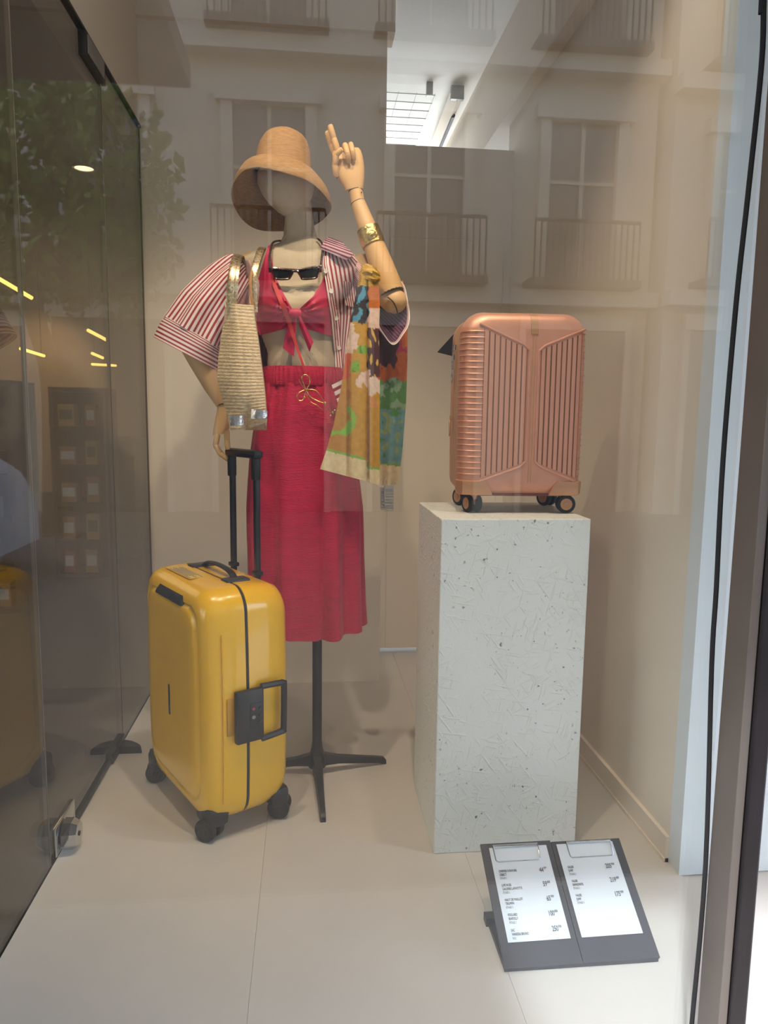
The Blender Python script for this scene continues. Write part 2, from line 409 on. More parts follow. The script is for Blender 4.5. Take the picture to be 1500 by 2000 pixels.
# smoked glass on the left: fixed pane, door leaf, fixed pane
ZG = 2.40
yA = PX(66, 1000, XL).y; yB_ = PX(218, 800, XL).y
def pane(name, y0, y1, z0, z1): return tag(mk(name, bx(XL-.010, XL, y0, y1, z0, z1), g_left, smooth=False), kind='structure')
w2 = pane('window_2', .9, yA-.004, .006, ZG)
w3 = pane('window_3', yB_+.004, YB-.002, .006, ZG)
d1 = pane('door_1', yA+.003, yB_-.003, .03, ZG-.02)
mk('bottom_rail', bx(XL-.016, XL+.006, yA+.10, yB_-.02, .004, .032, .002), m_iron, d1)
mk('glass_edge', bx(XL-.011, XL+.001, yA-.0045, yA-.0005, .006, ZG), m_frame, w2)
mk('glass_edge', bx(XL-.011, XL+.001, yB_-.001, yB_+.0045, .006, ZG), m_frame, w3)
mk('glass_edge', bx(XL-.011, XL+.003, YB-.008, YB-.001, .006, ZG), m_frame, w3)
struct('trim_3', bx(XL-.014, XL+.008, .9, YB, ZG, ZG+.010), m_iron)
# top patch fitting
pa, pb = PX(167, 45, XL), PX(207, 150, XL)
fit = mk('patch_fitting', bx(XL-.02, XL+.012, yB_-.20, yB_+.02, ZG-.075, ZG+.004, .003), m_iron)
tag(fit, 'black clamp fitting on top edge of the smoked glass door', 'door fitting')
mk('cover_plate', bx(XL+.012, XL+.016, yB_-.185, yB_-.005, ZG-.062, ZG-.006, .001), m_steel, fit)
# floor lock on the door, near corner
lk = PX(118, 1645, XL)
lock = empty('door_lock', (XL, lk.y, 0), 0, 'chrome eight-sided floor lock at the bottom corner of the glass door', 'lock')
mk('back_plate', bx(XL, XL+.008, lk.y-.055, lk.y+.11, .012, .095, .002), m_chrome, lock)
mk('lock_body', lathe([(.032, 0), (.043, .005), (.043, .028), (.034, .044), (.0, .0445)], 8, axis_mat((XL+.008, lk.y, .050), (1, 0, 0)) @ Matrix.Rotation(PI/8, 4, 'Z')), m_chrome, lock, ang=15)
mk('keyhole', lathe([(.007, 0), (.007, .002), (.0, .002)], 10, axis_mat((XL+.0525, lk.y, .050), (1, 0, 0))), m_black, lock)
# half-moon pivot cover at the far corner
pv = PX(228, 1470, XL)
piv = empty('floor_pivot', (XL, pv.y, 0), 0, 'black half-moon pivot shoe under far corner of the glass door', 'door pivot')
def halfmoon():
    r = []
    for z, s in ((0, 1), (.018, .97), (.026, .85)):
        r.append([V((XL-.004+math.cos(PI*k/14)*.095*s, pv.y-.012+math.sin(PI*k/14)*.075*s, z)) for k in range(15)])
    return loft(r)
mk('shoe', halfmoon(), m_iron, piv)
mk('clamp_block', bx(XL-.018, XL+.014, pv.y-.10, pv.y+.07, .003, .045, .006), m_iron, piv)

# front window: pane, gasket, frame
FX = .700
w1 = tag(mk('window_1', bx(-2.2, FX+.012, YW, YW+.008, -.30, 3.05), g_pane, smooth=False), kind='structure')
gp = smoothpath([V((.710, YW-.006, 3.04)), P(1497, -120, YW-.006), P(1492, 0, YW-.006), P(1487, 130, YW-.006), P(1462, 370, YW-.006), P(1437, 600, YW-.006), P(1412, 900, YW-.006), P(1399, 1150, YW-.006), P(1390, 1300, YW-.006), P(1378, 1690, YW-.006), P(1351, 2000, YW-.006), P(1343, 2080, YW-.006)], 5)
mk('gasket', tube(gp, .0042, 8), m_rubber, w1)
struct('trim_4', bx(FX+.017, FX+.033, YW-.065, YW, -.3, 3.05, .002), m_frame)
tag(mk('trim_5', bx(FX+.034, FX+.066, YW-.070, YW, -.3, 3.05, .004), m_post, smooth=False), kind='structure')

# ------------------------------------------------------------------ mannequin
MY = 2.42
man = empty('mannequin', (.030, 2.39, 0), 0, 'faceless linen-covered mannequin with jointed wooden arms on a black stand', 'mannequin')
# py, xl, xr, half depth, centre depth offset
TORSO = [(385, 560, 606, .048, -.02), (410, 557, 609, .050, -.015), (440, 556, 613, .052, -.01), (466, 553, 620, .056, 0), (480, 543, 632, .062, 0),
         (490, 515, 655, .072, 0), (498, 486, 685, .080, .005), (510, 470, 702, .088, .005), (530, 470, 702, .095, .005), (560, 484, 684, .102, .005),
         (600, 496, 660, .105, .0), (650, 508, 655, .098, 0), (690, 523, 653, .092, 0), (720, 522, 657, .094, 0), (745, 523, 657, .090, 0), (780, 522, 660, .088, 0), (840, 520, 664, .080, 0)]
TZ = []
for py, xl, xr, b, dy in TORSO:
    a, c = P(xl, py, MY), P(xr, py, MY)
    TZ.append(((a.z+c.z)/2, (a.x+c.x)/2, abs(c.x-a.x)/2, b, MY+dy))
TZ.sort()
BUST = [P(543, 602, MY-.1), P(612, 600, MY-.1)]
def bust(x, z):
    s = 0
    for b in BUST: s += .042*math.exp(-((x-b.x)/.047)**2-((z-b.z)/.05)**2)
    return s
def torso_y(x, z):
    xc, a, b, yc = interp(TZ, z); u = min(1., abs(x-xc)/a)
    return yc-b*(1-u**2.4)**(1/2.4)-bust(x, z)*(1 if u < .97 else 0)
rings = []
zs_ = [TZ[0][0]+(TZ[-1][0]-TZ[0][0])*k/60 for k in range(61)]
for z in zs_:
    xc, a, b, yc = interp(TZ, z); r = []
    for k in range(48):
        t = 2*PI*k/48; c, s = math.cos(t), math.sin(t); e = 2/2.3
        x = xc+a*math.copysign(abs(c)**e, c); y = yc+b*math.copysign(abs(s)**e, s)
        if s < 0: y -= bust(x, z)*min(1, abs(s)*1.5)
        r.append(V((x, y, z)))
    rings.append(r)
torso = loft(rings)
HEAD = [(284, 555, 6), (287, 555, 14), (292, 555, 18), (300, 556, 24), (312, 556, 32), (326, 557, 42), (342, 558, 51), (360, 559, 52), (380, 561, 46), (398, 564, 36), (411, 566, 25), (419, 567, 15), (424, 568, 5)]
rings = []
for py, cx, hw in HEAD:
    c = P(cx, py, MY-.035); h = hw/FPX*MY; r = []
    t_ = (py-284)/140
    for k in range(32):
        t = 2*PI*k/32; s = math.sin(t)
        dep = (1.02 if s < 0 else 1.32)*h
        y = c.y+dep*s+(.012 if t_ > .6 and s < 0 else 0)*0
        r.append(V((c.x+h*math.cos(t), y-(.018*0), c.z)))
    rings.append(r)
head = loft(rings)
mk('body', join(torso, head), m_linen, man)
# stand
px_, py_ = .030, 2.39
mk('pole', tube([(px_, py_, .03), (px_, py_, P(600, 900, py_).z)], .0165, 18), m_iron, man)
def stand_leg(dx, dy):
    d = V((dx, dy, 0)); L = d.length; d.normalize(); s = V((-d.y, d.x, 0)); R = []
    for t, hw, z0, z1 in ((0, .020, .028, .085), (.12, .018, .034, .070), (.3, .0155, .032, .056), (.6, .0125, .020, .042), (.9, .010, .008, .028), (.97, .0095, 0, .024), (1., .008, 0, .014)):
        p = V((px_, py_, 0))+d*(L*t); R.append([p-s*hw+V((0, 0, z0)), p+s*hw+V((0, 0, z0)), p+s*hw*.75+V((0, 0, z1)), p-s*hw*.75+V((0, 0, z1))])
    return loft(R)
for d in ((.015, -.31), (.245, .06), (-.245, .03), (.0, .27)): mk('leg', stand_leg(*d), m_iron, man)
mk('hub', lathe([(.030, .028), (.027, .07), (.019, .10), (.0165, .12)], 18, Matrix.Translation((px_, py_, 0))), m_iron, man)

# raised wooden arm (image right)
def wood_ring(c, d, r, hgt):
    return tube([V(c)-V(d).normalized()*hgt, V(c)+V(d).normalized()*hgt], r, 18)
EY, WY_ = MY-.11, MY-.06
E0 = P(770, 592, EY); E1 = P(765, 572, EY); W0 = P(699, 396, WY_); W1 = P(696, 379, WY_); W2 = P(693, 371, WY_)
ar = mk('raised_arm', tube([E1, E1.lerp(W0, .1), E1.lerp(W0, .35), E1.lerp(W0, .7), W0], [.0385, .040, .037, .029, .0225], 24), m_wood, man)
ar['label'] = 'raised wooden forearm with jointed hand'
bm = bmesh.new(); bmesh.ops.create_uvsphere(bm, u_segments=20, v_segments=14, radius=.038)
sph = ([v.co.copy() for v in bm.verts], [tuple(v.index for v in f.verts) for f in bm.faces]); bm.free()
mk('elbow', shift(sph, P(771, 588, EY)), m_wood, ar)
UA0 = P(700, 518, MY); mk('upper_arm', tube([UA0, UA0.lerp(E0, .5), E0], [.042, .040, .036], 20), m_wood, ar)
for q in (wood_ring(E1, W0-E1, .0388, .0012), wood_ring(W0, W0-E1, .0228, .0012), wood_ring(W2, W2-W0, .0205, .0012), tube(smoothpath([P(757, 580, EY-.035), P(768, 590, EY-.042), P(775, 605, EY-.038), P(777, 618, EY-.02)]), .0022, 6)): mk('joint_line', q, m_woodgap, ar)
mk('wrist', tube([W0, W1, W2], [.0222, .0215, .020], 20), m_wood, ar)
HY = WY_-.0
def hand_ring(px, py, hw, th, Y, dirx=(1, 0, 0)):
    c = P(px, py, Y); h = hw/FPX*Y*1.0; return [V((c.x+h*math.copysign(abs(math.cos(t))**.8, math.cos(t)), c.y+th*math.sin(t), c.z+.15*h*math.cos(t))) for t in [2*PI*k/20 for k in range(20)]]
palm = loft([hand_ring(692, 371, 17, .018, HY), hand_ring(690, 360, 20, .020, HY), hand_ring(685, 342, 26, .022, HY), hand_ring(681, 325, 29, .021, HY), hand_ring(679, 308, 28, .018, HY), hand_ring(677, 296, 26, .014, HY), hand_ring(676, 291, 23, .008, HY)])
mk('palm', palm, m_wood, ar)
def finger(pts, r, nm='finger'):
    """jointed wooden finger: one phalanx per span, a dark slot at each joint"""
    q = []
    for i in range(len(pts)-1):
        a, b = V(pts[i]), V(pts[i+1]); d = (b-a); g = .0012/d.length
        q.append(rtube([a.lerp(b, g), a.lerp(b, .5), b.lerp(a, g)], [r*(1-.05*i), r*(1-.05*i)*1.02, r*(1-.05*i-.04)], 12))
    return join(*q)
k = 1420/HY
mk('finger', finger([P(661, 300, HY), P(652, 270, HY-.006), P(645, 246, HY-.012)], .0098), m_wood, ar)
mk('finger', finger([P(655, 306, HY+.022), P(646, 282, HY+.018), P(639, 258, HY+.012)], .0090), m_wood, ar)
mk('finger', finger([P(673, 296, HY-.006), P(674, 283, HY-.030), P(679, 300, HY-.044), P(681, 316, HY-.030)], .0092), m_wood, ar)
mk('finger', finger([P(688, 296, HY-.004), P(685, 281, HY-.024), P(689, 296, HY-.038), P(691, 312, HY-.026)], .0086), m_wood, ar)
mk('thumb', finger([P(657, 343, HY-.010), P(654, 322, HY-.022), P(657, 302, HY-.034), P(667, 292, HY-.044)], .0094), m_wood, ar)
for px, py, y in ((658, 348, HY-.0205), (692, 311, HY-.020), (706, 376, HY-.020)): mk('pin', lathe([(.0022, 0), (.0022, .003), (0, .003)], 8, axis_mat(P(px, py, y), (0, -1, 0))), m_woodgap, ar)

# lowered wooden arm (image left)
LY = MY-.02
al = mk('lowered_arm', tube([P(372, 668, LY), P(392, 702, LY), P(418, 752, LY), P(436, 788, LY)], [.039, .040, .034, .0245], 22), m_wood, man)
al['label'] = 'lowered wooden forearm with hanging hand'
mk('shoulder', tube(smoothpath([P(500, 505, MY), P(470, 530, MY), P(420, 600, MY), P(372, 668, LY)]), [.030+.0006*i for i in range(19)], 20), m_wood, al)
mk('palm', loft([hand_ring(439, 789, 15, .021, LY), hand_ring(440, 797, 15.5, .022, LY), hand_ring(437, 815, 16, .029, LY), hand_ring(433, 835, 15.5, .033, LY), hand_ring(430, 848, 14, .032, LY)]), m_wood, al)
mk('joint_line', tube([P(436.5, 788, LY), P(437, 790, LY)], .0252, 18), m_woodgap, al)
for i in range(4):
    dy = -.028+.018*i; s = 3*(i-1.5)
    mk('finger', finger([P(425, 850, LY+dy), P(421, 870+s*.3, LY+dy), P(431+s*.3, 886, LY+dy-.004), P(446+s*.8, 898+s*.6, LY+dy-.004)], .0088), m_wood, al)
mk('thumb', finger([P(443, 842, LY-.045), P(443.5, 860, LY-.05), P(445, 876, LY-.052)], .0092), m_wood, al)

# gold cuff on the raised forearm
ax = (W0-E1).normalized(); bc = P(725, 462, EY-.0).lerp(P(725, 462, WY_), .55)
tt = (bc-E1).dot(ax)/(W0-E1).length
bc = E1.lerp(W0, tt); rb = interp([(0, .0385), (.1, .040), (.35, .037), (.7, .029), (1, .0225)], tt)[0]
bq = xf(([V((math.cos(a)*r, math.sin(a)*r, z)) for (r, z) in ((rb+.0025, -.028), (rb+.006, -.027), (rb+.0065, 0), (rb+.005, .027), (rb+.0015, .028), (rb+.002, 0)) for a in [2*PI*q/40 for q in range(41)]],
          [(j*41+i, j*41+i+1, ((j+1) % 6)*41+i+1, ((j+1) % 6)*41+i) for j in range(6) for i in range(40)]), axis_mat(bc, ax))
br = mk('cuff_bracelet', bq, m_gold)
tag(br, 'wide hammered gold cuff bracelet on the raised wooden forearm', 'bracelet')
mk('boss', lathe([(.017, 0), (.017, .002), (.012, .003), (.011, .0015), (.006, .003), (0, .0035)], 20, axis_mat(bc+V((0, -rb-.006, 0)), (0.05, -1, .1))), m_gold, br)

# ------------------------------------------------------------------ hat
hc = P(552, 343, MY-.03)
HT = Matrix.Translation(hc) @ Matrix.Rotation(math.radians(4), 4, 'Y') @ Matrix.Rotation(math.radians(-17), 4, 'X') @ Matrix.Diagonal((.93, .93, 1.0, 1))
prof = [(.004, .140), (.030, .138), (.055, .130), (.075, .114), (.087, .088), (.093, .050), (.096, .010), (.099, -.004), (.112, -.010), (.132, -.022), (.150, -.042), (.161, -.066), (.166, -.092), (.164, -.094), (.157, -.067), (.146, -.045), (.130, -.027), (.110, -.016), (.096, -.009), (.093, .006), (.090, .05), (.084, .085), (.072, .110), (.05, .126), (.004, .135)]
def hat():
    n = 72; R = []
    for r, z in prof:
        ring = []
        for q in range(n):
            a = 2*PI*q/n; wv = max(0, r-.1)/.066
            dz = wv*(.010*math.sin(2*a+.6)+.004*math.sin(5*a))
            front = max(0, -math.sin(a))
            rr = r*(1+.03*wv*math.sin(3*a+1)); zz = z+dz+wv*.006*front**1.5
            ring.append(V((rr*math.cos(a), rr*math.sin(a)*1.04, zz)))
        R.append(ring)
    return xf(loft(R), HT)
ht = mk('straw_hat', hat(), m_straw, ang=60)
tag(ht, 'natural raffia bucket hat with a wide drooping brim on the mannequin head', 'hat')

# ------------------------------------------------------------------ patches lying on the body
def patch(L, R, nv, nu, depth, th=.0016, fold=None):
    g = []
    for j in range(nv+1):
        a, b = poly(L, j/nv), poly(R, j/nv); row = []
        for i in range(nu+1):
            u = i/nu; px, py = a[0]+(b[0]-a[0])*u, a[1]+(b[1]-a[1])*u; Y = MY-.1
            for _ in range(3):
                q = P(px, py, Y); Y = depth(q.x, q.z)
                if fold: Y += fold(u, j/nv, px, py)
            row.append(P(px, py, Y))
        g.append(row)
    return sheet(g, th)
def near(off, lim=-.035):
    def f(x, z):
        xc, a, b, yc = interp(TZ, z); return min(torso_y(x, z)-off, yc+lim)
    return f

# bikini top
knot = (577, 613)
bk = empty('bikini_top', tuple(P(577, 660, MY-.12)), 0, 'crimson halter bikini top tied in a front bow on the mannequin', 'bikini top')
gath = lambda u, v, px, py: -.0065*math.sin(math.atan2(py-knot[1], px-knot[0])*22)*min(1, math.dist((px, py), knot)/30)*max(0, 1-math.dist((px, py), knot)/75)-.006
mk('cup', patch([(520, 492), (512, 520), (500, 560), (498, 600), (503, 640), (507, 655)], [(527, 500), (535, 535), (553, 572), (571, 604), (573, 618), (566, 640)], 40, 22, near(.003), .002, gath), m_bikini, bk)
mk('cup', patch([(636, 515), (632, 545), (612, 578), (585, 604), (582, 618), (590, 640)], [(646, 520), (650, 560), (652, 590), (652, 615), (652, 640), (651, 657)], 40, 22, near(.003), .002, gath), m_bikini, bk)
mk('neck_tie', patch([(524, 480), (519, 494), (514, 520), (510, 545)], [(528, 478), (529, 496), (534, 528), (538, 552)], 16, 5, near(.007), .0015), m_bikini, bk)
mk('neck_tie', patch([(632, 480), (634, 500), (634, 525)], [(638, 478), (641, 500), (645, 525)], 12, 4, near(.006), .0015), m_bikini, bk)
kp = P(577, 612, torso_y(P(577, 612, MY-.12).x, P(577, 612, MY-.12).z)-.014)
mk('knot', xf(lathe([(0, -.020), (.010, -.018), (.014, -.008), (.0145, .006), (.010, .017), (0, .02)], 18), Matrix.Translation(kp) @ Matrix.Rotation(PI/2, 4, 'Y') @ Matrix.Diagonal((1, .8, 1, 1))), m_bikini, bk)
mk('bow_tail', patch([(567, 618), (560, 645), (553, 680)], [(579, 620), (577, 655), (574, 697)], 14, 6, near(.020), .0018, lambda u, v, px, py: -.010*v+.006*math.sin(u*5)), m_bikini, bk)
mk('bow_tail', patch([(578, 618), (588, 645), (604, 687)], [(588, 618), (602, 648), (612, 668)], 14, 6, near(.022), .0018, lambda u, v, px, py: -.012*v+.005*math.sin(u*5+2)), m_bikini, bk)

# skirt
SK = [(752, 513, 670, .108), (800, 503, 681, .118), (850, 494, 689, .122), (900, 488, 695, .126), (950, 485, 701, .130), (1000, 483, 706, .134), (1050, 484, 707, .137), (1100, 486, 707, .140), (1150, 487, 708, .142), (1200, 488, 709, .144), (1243, 490, 711, .146)]
sk = empty('long_skirt', (P(595, 1240, MY).x, MY, P(595, 1240, MY).z), 0, 'long crimson crinkled skirt with a gathered waistband on the mannequin', 'skirt')
tab = sorted([(p, xl, xr, b) for p, xl, xr, b in SK]); R = []
nR = 60
for j in range(nR+1):
    py = 748+(1243-748)*j/nR; xl, xr, b = interp(tab, py); t = j/nR
    a_, c_ = P(xl, py, MY), P(xr, py, MY); r = []
    for k_ in range(180):
        an = 2*PI*k_/180; wv = .0035*math.sin(31*an+3*math.sin(2*an))*max(0, 1-t*4)+(.006+.011*t)*math.sin(9*an+1.3*math.sin(an+t))+.005*t*math.sin(17*an+2)
        e = 2/2.5; cx, sx_ = math.cos(an), math.sin(an)
        x = (a_.x+c_.x)/2+((c_.x-a_.x)/2)*math.copysign(abs(cx)**e, cx)*(1+.3*wv/.1)
        y = MY+(b+wv)*math.copysign(abs(sx_)**e, sx_)
        # centre fold in the lower part
        if sx_ < 0: y += .022*t*math.exp(-((x-P(628, py, MY).x)/.012)**2)
        z = P(590, py, MY-b*.8).z+t**6*(.010*math.sin(3*an+2.2)+.006*math.sin(5*an))
        r.append(V((x, y, z)))
    R.append(r)
R2 = [[V((MY*0+(p.x-.0), p.y, p.z)) for p in r] for r in R]
inner = [[V(((p.x-R[j][0].x*0), p.y, p.z)) for p in r] for j, r in enumerate(R)]
cen = lambda r: sum(r, V((0, 0, 0)))/len(r)
inn = [[p+(cen(r)-p).normalized()*.003 for p in r] for r in reversed(R)]
mk('skirt_cloth', loft(R+inn, cap=False), m_skirt, sk, ang=70)
R = []
for j in range(9):
    py = 719+(754-719)*j/8; t = j/8; a_, c_ = P(515-2*t, py, MY), P(668+2*t, py, MY); r = []
    for k_ in range(200):
        an = 2*PI*k_/200; wv = .0035*math.sin(58*an+2*math.sin(5*an))*(.4+.6*math.sin(PI*t))
        e = 2/2.5; cx, sx_ = math.cos(an), math.sin(an)
        r.append(V(((a_.x+c_.x)/2+((c_.x-a_.x)/2+wv)*math.copysign(abs(cx)**e, cx), MY+(.112+wv+.004*math.sin(PI*t))*math.copysign(abs(sx_)**e, sx_), (a_.z+c_.z)/2-.006*abs(cx)**2*0+(.014*(cx*cx) if False else 0))))
    R.append(r)
inn = [[p+(cen(r)-p).normalized()*.006 for p in r] for r in reversed(R)]
mk('waistband', loft(R+inn, cap=False), m_skirt, sk, ang=70)
skirt_y = lambda x, z: MY-.135

# ------------------------------------------------------------------ striped shirt
sh = empty('striped_shirt', tuple(P(600, 800, MY)), 0, 'open red and white striped shirt slipping off one mannequin shoulder', 'shirt')
fw_ = lambda u, v, px, py: -.004*math.sin(u*9+2*v)-.003*math.sin(u*17-v*4)
mk('front_panel', patch([(632, 482), (630, 515), (638, 560), (648, 620), (653, 680), (657, 724)], [(688, 496), (716, 522), (722, 570), (712, 620), (694, 680), (684, 726)], 50, 26, near(.012, -.02), .002, fw_), m_stripe_p, sh)
mk('placket', patch([(631, 500), (630, 515), (638, 560), (648, 620), (653, 680), (657, 726)], [(641, 500), (644, 515), (652, 560), (662, 620), (667, 680), (671, 726)], 40, 4, near(.018, -.03), .002), striped('striped_cotton_placket', (236, 222, 218), (158, 36, 62), 3, 0), sh)
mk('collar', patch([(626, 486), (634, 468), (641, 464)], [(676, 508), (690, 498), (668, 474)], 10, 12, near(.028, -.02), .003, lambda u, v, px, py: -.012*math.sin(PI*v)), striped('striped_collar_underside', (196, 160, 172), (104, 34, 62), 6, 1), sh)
mk('pocket', patch([(669, 548), (671, 575), (676, 596)], [(700, 556), (703, 580), (705, 605)], 10, 10, near(.020, -.03), .002, fw_), striped('striped_cotton_pocket', (236, 222, 218), (158, 36, 62), 7, 0), sh)
for px, py in ((636, 530), (647, 569), (657, 622), (662, 680)):
    q = P(px, py, MY-.1); q = P(px, py, near(.022, -.03)(q.x, q.z))
    mk('button', lathe([(.0068, 0), (.0072, .0015), (.006, .0028), (.003, .002), (0, .002)], 14, axis_mat(q, (0, -1, .05))), m_pearl, sh)
mk('yoke', patch([(455, 512), (446, 545), (436, 590), (432, 640)], [(486, 508), (506, 548), (512, 590), (512, 650)], 30, 16, near(.006, -.04), .002, lambda u, v, px, py: -.008*math.sin(u*8+v*3)), m_stripe, sh)
# back of the shirt, behind the body
g = []
for j in range(25):
    py = 500+(775-500)*j/24; row = []
    for i in range(31):
        u = i/30; an = PI*u; xl = interp([(500, 470), (560, 480), (650, 500), (775, 500)], py)[0]; xr = interp([(500, 705), (560, 700), (650, 680), (775, 684)], py)[0]
        a_, c_ = P(xl, py, MY), P(xr, py, MY)
        row.append(V(((a_.x+c_.x)/2-(c_.x-a_.x)/2*math.cos(an), MY+.01+(.13+.008*math.sin(u*25))*math.sin(an)**.7, a_.z)))
    g.append(row)
mk('back_panel', sheet(g, .002), m_stripe, sh)
mk('shirt_tail', patch([(648, 752), (657, 778), (668, 806)], [(672, 740), (684, 760), (690, 790)], 8, 8, lambda x, z: MY-.142, .002, lambda u, v, px, py: .006*math.sin(u*4)), striped('striped_cotton_tail', (236, 222, 218), (158, 36, 62), 4, 1), sh)
def sleeve(path, hw, dep, n=72, folds=7, amp=.006, flip=False, mirror=1):
    """path in (px,py,Y); half widths across the path in the picture plane (m) and in depth (m)"""
    C = smoothpath([P(*p) for p in path], 8); m_ = len(C); R = []
    for j, c in enumerate(C):
        t = j/(m_-1); T = (C[min(j+1, m_-1)]-C[max(j-1, 0)]).normalized(); D = V((0, 1, 0)); D = (D-T*D.dot(T)).normalized(); S = T.cross(D)
        h = interp([(i/(len(hw)-1), q) for i, q in enumerate(hw)], t)[0]; d = interp([(i/(len(dep)-1), q) for i, q in enumerate(dep)], t)[0]
        R.append([c+S*(math.cos(2*PI*k/n)*(h+amp*math.sin(folds*2*PI*k/n+2*t+math.sin(4*t))))+D*(math.sin(2*PI*k/n)*(d+amp*math.sin(folds*2*PI*k/n+2*t))) for k in range(n)])
    return R
def shell(R, th):
    inn = [[p+(cen(r)-p).normalized()*th for p in r] for r in reversed(R)]; q = loft(R+inn, cap=False)
    uv = q[2]; k = len(R)*len(R[0]); uv2 = [(u, v*2 if v <= .5 else (1-v)*2) for u, v in uv]; return q[0], q[1], uv2
RS = sleeve([(478, 522, MY), (450, 552, MY), (412, 605, MY-.01), (383, 655, MY-.01)], [.052, .075, .098, .108], [.05, .065, .08, .088], amp=.008)
mk('sleeve', shell(RS, .002), m_stripe, sh, ang=60)
RC = sleeve([(384, 653, MY-.01), (376, 668, MY-.01), (364, 692, MY-.01)], [.111, .1125, .113], [.091, .0925, .093], amp=.003, folds=5)
mk('cuff', shell(RC, .003), m_stripe_v, sh, ang=60)
def sleeve_to(c0, r0, c1, rx, rz, m_, k0=0., k1=1., n=64):
    R = []
    for j in range(m_+1):
        t = k0+(k1-k0)*j/m_; e = t*t*(3-2*t); c = c0.lerp(c1, t); r = []
        for k in range(n):
            a = 2*PI*k/n; A = V((0, r0*math.cos(a), r0*math.sin(a))); B_ = V((rx*math.cos(a), .018*math.sin(a)-.012*math.cos(a), rz*math.sin(a)))
            r.append(c+A.lerp(B_, e)*(1+.05*math.sin(5*a+3*t)+.03*math.sin(11*a-2*t)*(1-t)))
        R.append(r)
    return R
sc0, sc1 = P(690, 528, MY+.0), P(765, 604, MY-.10)
mk('sleeve', shell(sleeve_to(sc0, .050, sc1, .047, .098, 14, 0, .93), .002), m_stripe, sh, ang=60)
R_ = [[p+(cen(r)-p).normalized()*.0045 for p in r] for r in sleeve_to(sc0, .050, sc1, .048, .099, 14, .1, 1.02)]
mk('shaded_sleeve_inside', loft(R_, cap=False), striped('sleeve_inside_shade', (112, 72, 98), (66, 30, 52), 46, 0), sh, ang=60)  # inside of the sleeve, its shade painted as darker stripes
mk('cuff', shell(sleeve_to(sc0, .050, sc1, .050, .101, 4, .90, 1.04), .004), m_stripe_v, sh, ang=60)

# ------------------------------------------------------------------ sunglasses hung at the neckline
sg_y = MY-.135
sg = empty('sunglasses', tuple(P(576, 548, sg_y)), 0, 'tortoiseshell cat-eye sunglasses hanging at the mannequin neckline', 'sunglasses')
def plate(pts, Y0, th, curve=0.):
    c = sum(p[0] for p in pts)/len(pts)
    a = [P(px, py, Y0+curve*((px-c)/50)**2) for px, py in pts]; n = len(a)
    vs_ = a+[p+V((0, th, 0)) for p in a]
    return vs_, [tuple(range(n)), tuple(range(2*n-1, n-1, -1))]+[(i, n+i, n+(i+1) % n, (i+1) % n) for i in range(n)]
LL = [(530, 527), (534, 525), (568, 528), (572, 531), (567, 541), (562, 545), (541, 545), (536, 541)]
LR = [(581, 530), (585, 527), (618, 523), (624, 525), (620, 536), (616, 543), (592, 545), (588, 541)]
for lens in (LL, LR):
    q = [tuple(p) for p in lens]; ctr = (sum(p[0] for p in q)/8, sum(p[1] for p in q)/8)
    mk('lens', plate(q, sg_y+.002, .0015), m_lens, sg, smooth=False)
    rim = smoothpath([P(*p, sg_y) for p in q+[q[0]]], 3)
    mk('rim', tube(rim, .0032, 8, cap=False), m_tort, sg)
mk('brow_bar', tube(smoothpath([P(525, 523, sg_y+.004), P(535, 524, sg_y), P(556, 526, sg_y-.002), P(576, 527, sg_y-.002), P(600, 524, sg_y-.002), P(620, 521, sg_y), P(628, 520, sg_y+.004)], 4), .0042, 8), m_tort, sg)
mk('bridge', tube([P(569, 530, sg_y), P(576.5, 529, sg_y-.002), P(584, 530, sg_y)], .0045, 8), m_tort, sg)
for px in (527, 626): mk('hinge', box(P(px, 528, sg_y+.003), (.008, .006, .012), .0015), m_tort, sg)
mk('temple', tube(smoothpath([P(527, 526, sg_y+.004), P(527, 500, sg_y+.03), P(530, 480, sg_y+.055), P(536, 472, sg_y+.07), P(548, 470, sg_y+.085)], 5), .0038, 8, flat=.6), m_tort, sg)
mk('temple', tube(smoothpath([P(626, 525, sg_y+.004), P(629, 500, sg_y+.03), P(631, 482, sg_y+.05), P(627, 472, sg_y+.07), P(620, 466, sg_y+.085)], 5), .0038, 8, flat=.6), m_tort, sg)
for px, py in ((543, 523.5), (557, 525), (575, 526), (591, 524.5), (606, 523)): mk('rivet', lathe([(.0012, 0), (.0008, .001), (0, .0012)], 8, axis_mat(P(px, py, sg_y-.0055), (0, -1, 0))), m_gold, sg)

